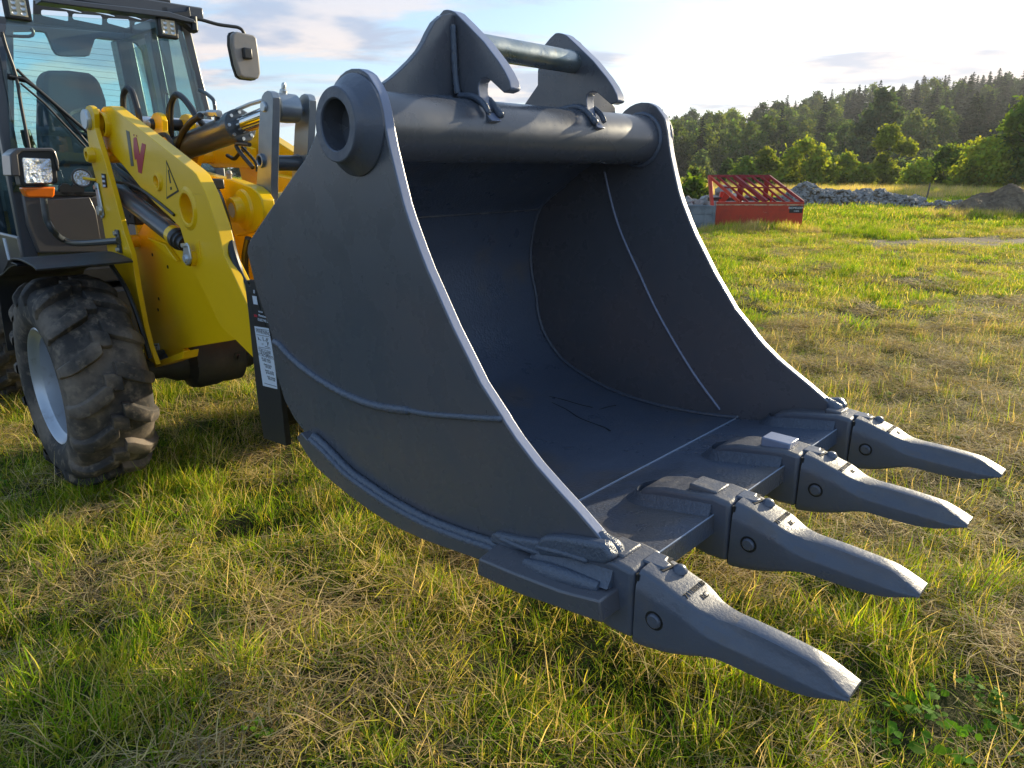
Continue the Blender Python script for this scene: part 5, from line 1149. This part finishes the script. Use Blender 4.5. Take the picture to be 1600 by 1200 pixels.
def weed(name, n, rad, ls, h, seed, col):
    r = np.random.default_rng(seed); a = r.random(n)*6.283; rr = rad*np.sqrt(r.random(n)); V=[]; F=[]; C=[]
    for i in range(n):
        c = Vector((math.cos(a[i])*rr[i], math.sin(a[i])*rr[i], r.uniform(.3,1)*h)); az = r.uniform(0,6.283); d = Vector((math.cos(az), math.sin(az), r.uniform(-.2,.5))).normalized(); s = d.cross(Vector((0,0,1))).normalized(); L = ls*r.uniform(.6,1.2); b = len(V)
        for (u, w_) in ((0,.0),(.25,.34),(.6,.40),(1,.0)):
            p = c + d*L*u + Vector((0,0,-.12*L*u*u)); V += [p - s*w_*L + Vector((0,0,.1*w_*L)), p, p + s*w_*L + Vector((0,0,.1*w_*L))]
        for k in range(3): F += [(b+3*k, b+3*k+1, b+3*k+4, b+3*k+3), (b+3*k+1, b+3*k+2, b+3*k+5, b+3*k+4)]
        q = r.uniform(.7,1.3); C += [[col[0]*q, col[1]*q, col[2]*q, 1]]*12
        b = len(V); V += [Vector((c.x*.5-.001, c.y*.5, 0)), Vector((c.x*.5+.001, c.y*.5, 0)), c+Vector((.001,0,0)), c-Vector((.001,0,0))]; F += [(b,b+1,b+2,b+3)]; C += [[.08,.12,.03,1]]*4
    me = D.meshes.new(name); me.from_pydata([tuple(v) for v in V], [], F); ca = me.attributes.new('col', 'FLOAT_COLOR', 'POINT'); ca.data.foreach_set('color', np.array(C, np.float32).ravel()); me.materials.append(M['grassblade']); me.shade_smooth(); return me
def collect(name, meshes):
    c = D.collections.new(name)
    for i, m_ in enumerate(meshes): c.objects.link(D.objects.new('%s_%02d' % (name, i), m_))
    return c
def scatter(name, coll, P, rot, scl, idx):
    me = D.meshes.new(name); me.vertices.add(len(P)); me.vertices.foreach_set('co', P.astype(np.float32).ravel())
    a = me.attributes.new('rot', 'FLOAT_VECTOR', 'POINT'); a.data.foreach_set('vector', rot.astype(np.float32).ravel())
    a = me.attributes.new('scl', 'FLOAT_VECTOR', 'POINT'); a.data.foreach_set('vector', scl.astype(np.float32).ravel())
    a = me.attributes.new('idx', 'INT', 'POINT'); a.data.foreach_set('value', idx.astype(np.int32))
    o = D.objects.new(name, me); COL.objects.link(o); me.materials.append(M['grassblade'])
    ng = D.node_groups.new(name, 'GeometryNodeTree'); ng.interface.new_socket('Geometry', in_out='INPUT', socket_type='NodeSocketGeometry'); ng.interface.new_socket('Geometry', in_out='OUTPUT', socket_type='NodeSocketGeometry')
    N = ng.nodes; L = ng.links; gi = N.new('NodeGroupInput'); go = N.new('NodeGroupOutput'); ip = N.new('GeometryNodeInstanceOnPoints'); ci = N.new('GeometryNodeCollectionInfo')
    ci.inputs['Collection'].default_value = coll; ci.inputs['Separate Children'].default_value = True; ci.inputs['Reset Children'].default_value = True
    def na(n, t):
        x = N.new('GeometryNodeInputNamedAttribute'); x.data_type = t; x.inputs['Name'].default_value = n; return x.outputs['Attribute']
    L.new(gi.outputs[0], ip.inputs['Points']); L.new(ci.outputs[0], ip.inputs['Instance']); ip.inputs['Pick Instance'].default_value = True
    L.new(na('idx','INT'), ip.inputs['Instance Index']); L.new(na('rot','FLOAT_VECTOR'), ip.inputs['Rotation']); L.new(na('scl','FLOAT_VECTOR'), ip.inputs['Scale']); L.new(ip.outputs[0], go.inputs[0])
    m_ = o.modifiers.new('scatter', 'NODES'); m_.node_group = ng; o['kind'] = 'stuff'; return o
def pts(y0, y1, dens, tmax=.86, extra=.8, seed=0):
    r = np.random.default_rng(seed); X = tmax*y1 + extra; n = int(dens*(y1-y0)*2*X); x = r.uniform(-X, X, n); y = r.uniform(y0, y1, n); k = np.abs(x) < tmax*y + extra; return x[k], y[k], r
def lay(name, coll, x, y, r, smin, smax, idx, tilt=.12, zs=1.0, dz=-.004, hfun=None):
    n = len(x); P = np.stack([x, y, H(x, y) + dz], 1); rot = np.stack([r.normal(0,tilt,n), r.normal(0,tilt,n), r.uniform(0,6.283,n)], 1); s = r.uniform(smin, smax, n)
    hz = s*zs*(hfun if hfun is not None else 1); return scatter(name, coll, P, rot, np.stack([s, s, hz], 1), idx)
turf = collect('turf_clump', [blades('b', 110, .12, (.030,.085), (.0016,.0042), .55, [(*G1,4),(*G2,4),(*G3,3),(*Y1,1.0),(*S1,.4)], 1, curl=.45),
    blades('b', 110, .12, (.035,.10), (.0016,.0040), .75, [(*G1,3),(*G2,4),(*G3,2),(*Y1,2.0),(*S1,1.0)], 2, curl=.5), blades('b', 90, .12, (.03,.08), (.0016,.0036), .8, [(*G2,3),(*G3,1),(*Y1,2.5),(*S1,2.4),(*S2,1.4)], 3, curl=.5)])
tuft = collect('tuft', [blades('b', 70, .055, (.10,.22), (.0020,.0048), .32, [(*G1,4),(*G2,4),(*Y1,1.6),(*S1,.6)], 4, curl=.33), blades('b', 55, .065, (.08,.19), (.0018,.0045), .5, [(*G1,3),(*G2,4),(*Y1,2),(*S1,1)], 5, curl=.38), blades('b', 45, .06, (.09,.20), (.0014,.0030), .45, [(*S1,3),(*Y1,3),(*G2,2)], 6, curl=.3)])
hay = collect('hay', [blades('b', 130, .15, (.07,.22), (.0012,.0034), .2, [(*S1,3),(*S2,3),(*S3,2.0),(*Y1,1)], 7, lie=1, zspread=.045), blades('b', 120, .15, (.06,.20), (.0012,.0030), .2, [(*S1,2.2),(*S2,3),(*S3,2.6),(*G3,.8)], 8, lie=1, zspread=.055), blades('b', 70, .13, (.08,.26), (.0016,.0042), .2, [(*S1,4),(*S2,2),(*Y1,1.5)], 9, lie=1, zspread=.06)])
lank = collect('lank_grass', [blades('b', 45, .10, (.10,.24), (.0018,.0044), 1.05, [(*G1,3),(*G2,3),(*Y1,2),(*S1,1.5)], 10, curl=.28), blades('b', 40, .10, (.10,.26), (.0016,.0036), 1.15, [(*S1,3),(*Y1,2),(*G2,2)], 11, curl=.22)])
weeds = collect('weed', [weed('w', 9, .05, .035, .06, 12, (.11,.25,.02)), weed('w', 6, .04, .045, .05, 13, (.13,.28,.02)), weed('w', 14, .08, .028, .09, 14, (.10,.22,.02))])
midc = collect('mid_turf', [blades('b', 170, .30, (.05,.13), (.0045,.009), .55, [(*G1,3),(*G2,5),(*Y1,1.5),(*S1,.5)], 15, curl=.45), blades('b', 170, .30, (.05,.12), (.004,.008), .8, [(*G2,4),(*Y1,3),(*S1,1.6)], 16, curl=.4), blades('b', 170, .30, (.08,.24), (.004,.008), .3, [(*S1,4),(*S2,2.5),(*S3,.8),(*Y1,1.5)], 17, lie=1, zspread=.07), blades('b', 90, .14, (.12,.26), (.005,.010), .35, [(*G1,3),(*G2,4),(*Y1,1)], 18, curl=.3)])
farc = collect('far_turf', [blades('b', 240, .80, (.08,.20), (.012,.024), .5, [(*G1,3),(*G2,5),(*Y1,1.5),(*S1,.5)], 19, curl=.4), blades('b', 240, .80, (.07,.17), (.012,.022), .7, [(*G2,4),(*Y1,3),(*S1,1.6)], 20, curl=.4)])
tall = collect('tall_dry', [blades('b', 200, .60, (.40,.85), (.010,.018), .22, [(*S1,4),(*S2,3),(*Y1,1)], 21, curl=.16), blades('b', 160, .60, (.35,.80), (.010,.018), .25, [(*S1,3),(*Y1,3),(*G2,2)], 22, curl=.18), blades('b', 120, .30, (.35,.75), (.010,.020), .3, [(*G1,4),(*G2,3),(*Y1,1)], 23, curl=.2)])
def zone(x, y): return vnoise(x, y, 2.2, 5) + .8*vnoise(x, y, .7, 19) + .28*smoothstep(x, .8, -.3) - .85*smoothstep(x, 1.1, 1.9)*smoothstep(y, 9.5, 6.5)       # >0 green, <0 strawy
# close ground
x, y, r = pts(.6, 7.5, 84, seed=31); z = zone(x, y); idx = np.where(z > .25, 0, np.where(z > -.35, 1, 2)); idx = np.where(r.random(len(x)) < .15, r.integers(0,3,len(x)), idx)
o = lay('grass_turf', turf, x, y, r, .75, 1.35, idx, hfun=1+.5*np.clip(z,-.6,.9)); o['label'] = 'short uneven mown grass all over the near field'
x, y, r = pts(.6, 7.5, 62, seed=32); z = zone(x, y); k = r.random(len(x)) < np.clip(.42 - .6*z, .06, .95); x, y, z = x[k], y[k], z[k]
o = lay('mown_hay', hay, x, y, r, .8, 1.4, r.integers(0,3,len(x)), tilt=.10, dz=.012)
o = None
x, y, r = pts(.6, 7.5, 30, seed=33); z = zone(x, y); c = vnoise(x, y, .7, 27); k = r.random(len(x)) < np.clip(.28 + .6*z + .9*c, .04, .95); x, y = x[k], y[k]
lay('grass_tufts', tuft, x, y, r, .55, 1.15, r.integers(0,3,len(x)), tilt=.18)
x, y, r = pts(.6, 7.5, 34, seed=34); lay('lank_grass', lank, x, y, r, .7, 1.2, r.integers(0,2,len(x)), tilt=.12, dz=.01)
x, y, r = pts(.8, 7.5, 1.6, seed=35); X2 = r.normal(0, .30, 40); sx, sy = ground((1560,1150)).xy; x = np.concatenate([x, sx+X2]); y = np.concatenate([y, sy+r.normal(0,.12,40)]); lay('field_weeds', weeds, x, y, r, .5, .95, r.integers(0,3,len(x)), tilt=.15, dz=.02)
# taller tufts round the near tyre, as in the photo
for (q, n, sp) in (((200,750), 16, .22), ((100,740), 7, .15), ((30,900), 12, .30), ((1450,940), 22, .25), ((1330,960), 12, .15), ((1190,1120), 18, .25), ((520,920), 8, .2)):
    pass
cen = [((225,756), 26, .16, .04), ((150,775), 20, .14, .05), ((20,880), 14, .25, .2), ((1450,930), 20, .22, .15), ((1350,985), 12, .14, .06), ((1180,1120), 22, .20, .12), ((1545,880), 16, .2, .2), ((90,1090), 20, .3, .15)]
xs, ys = [], []; r = np.random.default_rng(9)
for q, n, sx_, sy_ in cen:
    g_ = ground(q); xs += list(g_.x + r.normal(0, sx_, n)); ys += list(g_.y + r.normal(0, sy_, n))
x, y = np.array(xs), np.array(ys); lay('tall_tufts', tuft, x, y, r, .9, 1.35, r.integers(0,3,len(x)), tilt=.2)
# middle distance
x, y, r = pts(7.2, 21, 22, seed=36); z = zone(x, y) + .5*vnoise(x, y, 6, 2) - .25*smoothstep(x, 2.0, 4.0)*smoothstep(y, 12, 8.5); k = dirtmask(x, y) < .9*r.random(len(x)) + .1; x, y, z = x[k], y[k], z[k]
idx = np.where(z > .3, 0, np.where(z > -.45, 1, 2)); idx = np.where(r.random(len(x)) < .2, r.integers(0,4,len(x)), idx); lay('field_grass', midc, x, y, r, .8, 1.3, idx, hfun=1+.4*np.clip(z,-.5,.9))
x, y, r = pts(20.5, 62, 3.4, seed=37); z = zone(x/2, y/2); k = (dirtmask(x, y) < .3); x, y, z = x[k], y[k], z[k]
lay('field_grass', farc, x, y, r, .8, 1.25, np.where(z + r.normal(0,.3,len(x)) > -.1, 0, 1), hfun=1+.5*np.clip(z,-.6,.9))
x, y, r = pts(58, 120, .45, seed=38); lay('field_grass', farc, x, y, r, 1.4, 2.4, r.integers(0,2,len(x)), zs=.8)
# tall dry grass at the far edge, and green growth against the red bin
x, y, r = pts(41, 58, 1.6, seed=39); k = (x > 0) | (r.random(len(x)) < .5); x, y = x[k], y[k]; lay('tall_dry_grass', tall, x, y, r, .75, 1.15, r.choice(3, len(x), p=[.55,.38,.07]))
n = 70; r = np.random.default_rng(40); xa_, ya_ = spot(1085, 19.4); xb_, _ = spot(1275, 19.4); x = r.uniform(xa_, xb_, n); y = 19.35 + r.normal(0, .22, n); lay('rank_growth', tall, x, y, r, .18, .62, r.choice(3, n, p=[.15,.3,.55]))
n = 60; x = r.uniform(*[spot(p, 20)[0] for p in (1270, 1350)], n); y = 18.6 + r.normal(0, .5, n); lay('rank_growth', tall, x, y, r, .25, .5, np.full(n, 2))
n = 420; xm, ym = spot(1556, 25.5); x = xm + r.normal(0, 1.5, n); y = ym - .9 + r.normal(0, .45, n); lay('mound_weeds', tall, x, y, r, .3, .6, r.integers(0,3,n), dz=.05)

# ------------------------------------------------------------------ thin evening haze over the whole place
hz = D.materials.new('haze'); hz.use_nodes = True; nt = hz.node_tree; nt.nodes.clear(); o_ = nt.nodes.new('ShaderNodeOutputMaterial'); pv = nt.nodes.new('ShaderNodeVolumePrincipled')
pv.inputs['Color'].default_value = (.86,.92,1,1); pv.inputs['Density'].default_value = .00022; pv.inputs['Anisotropy'].default_value = .35; nt.links.new(pv.outputs[0], o_.inputs['Volume'])
bm = bmesh.new(); Ctx.org = Vector((0,0,0)); add_box(bm, (-905,-305,-4), (905,1405,62)); hb_ = link('haze', tomesh(bm), hz); hb_['kind'] = 'stuff'
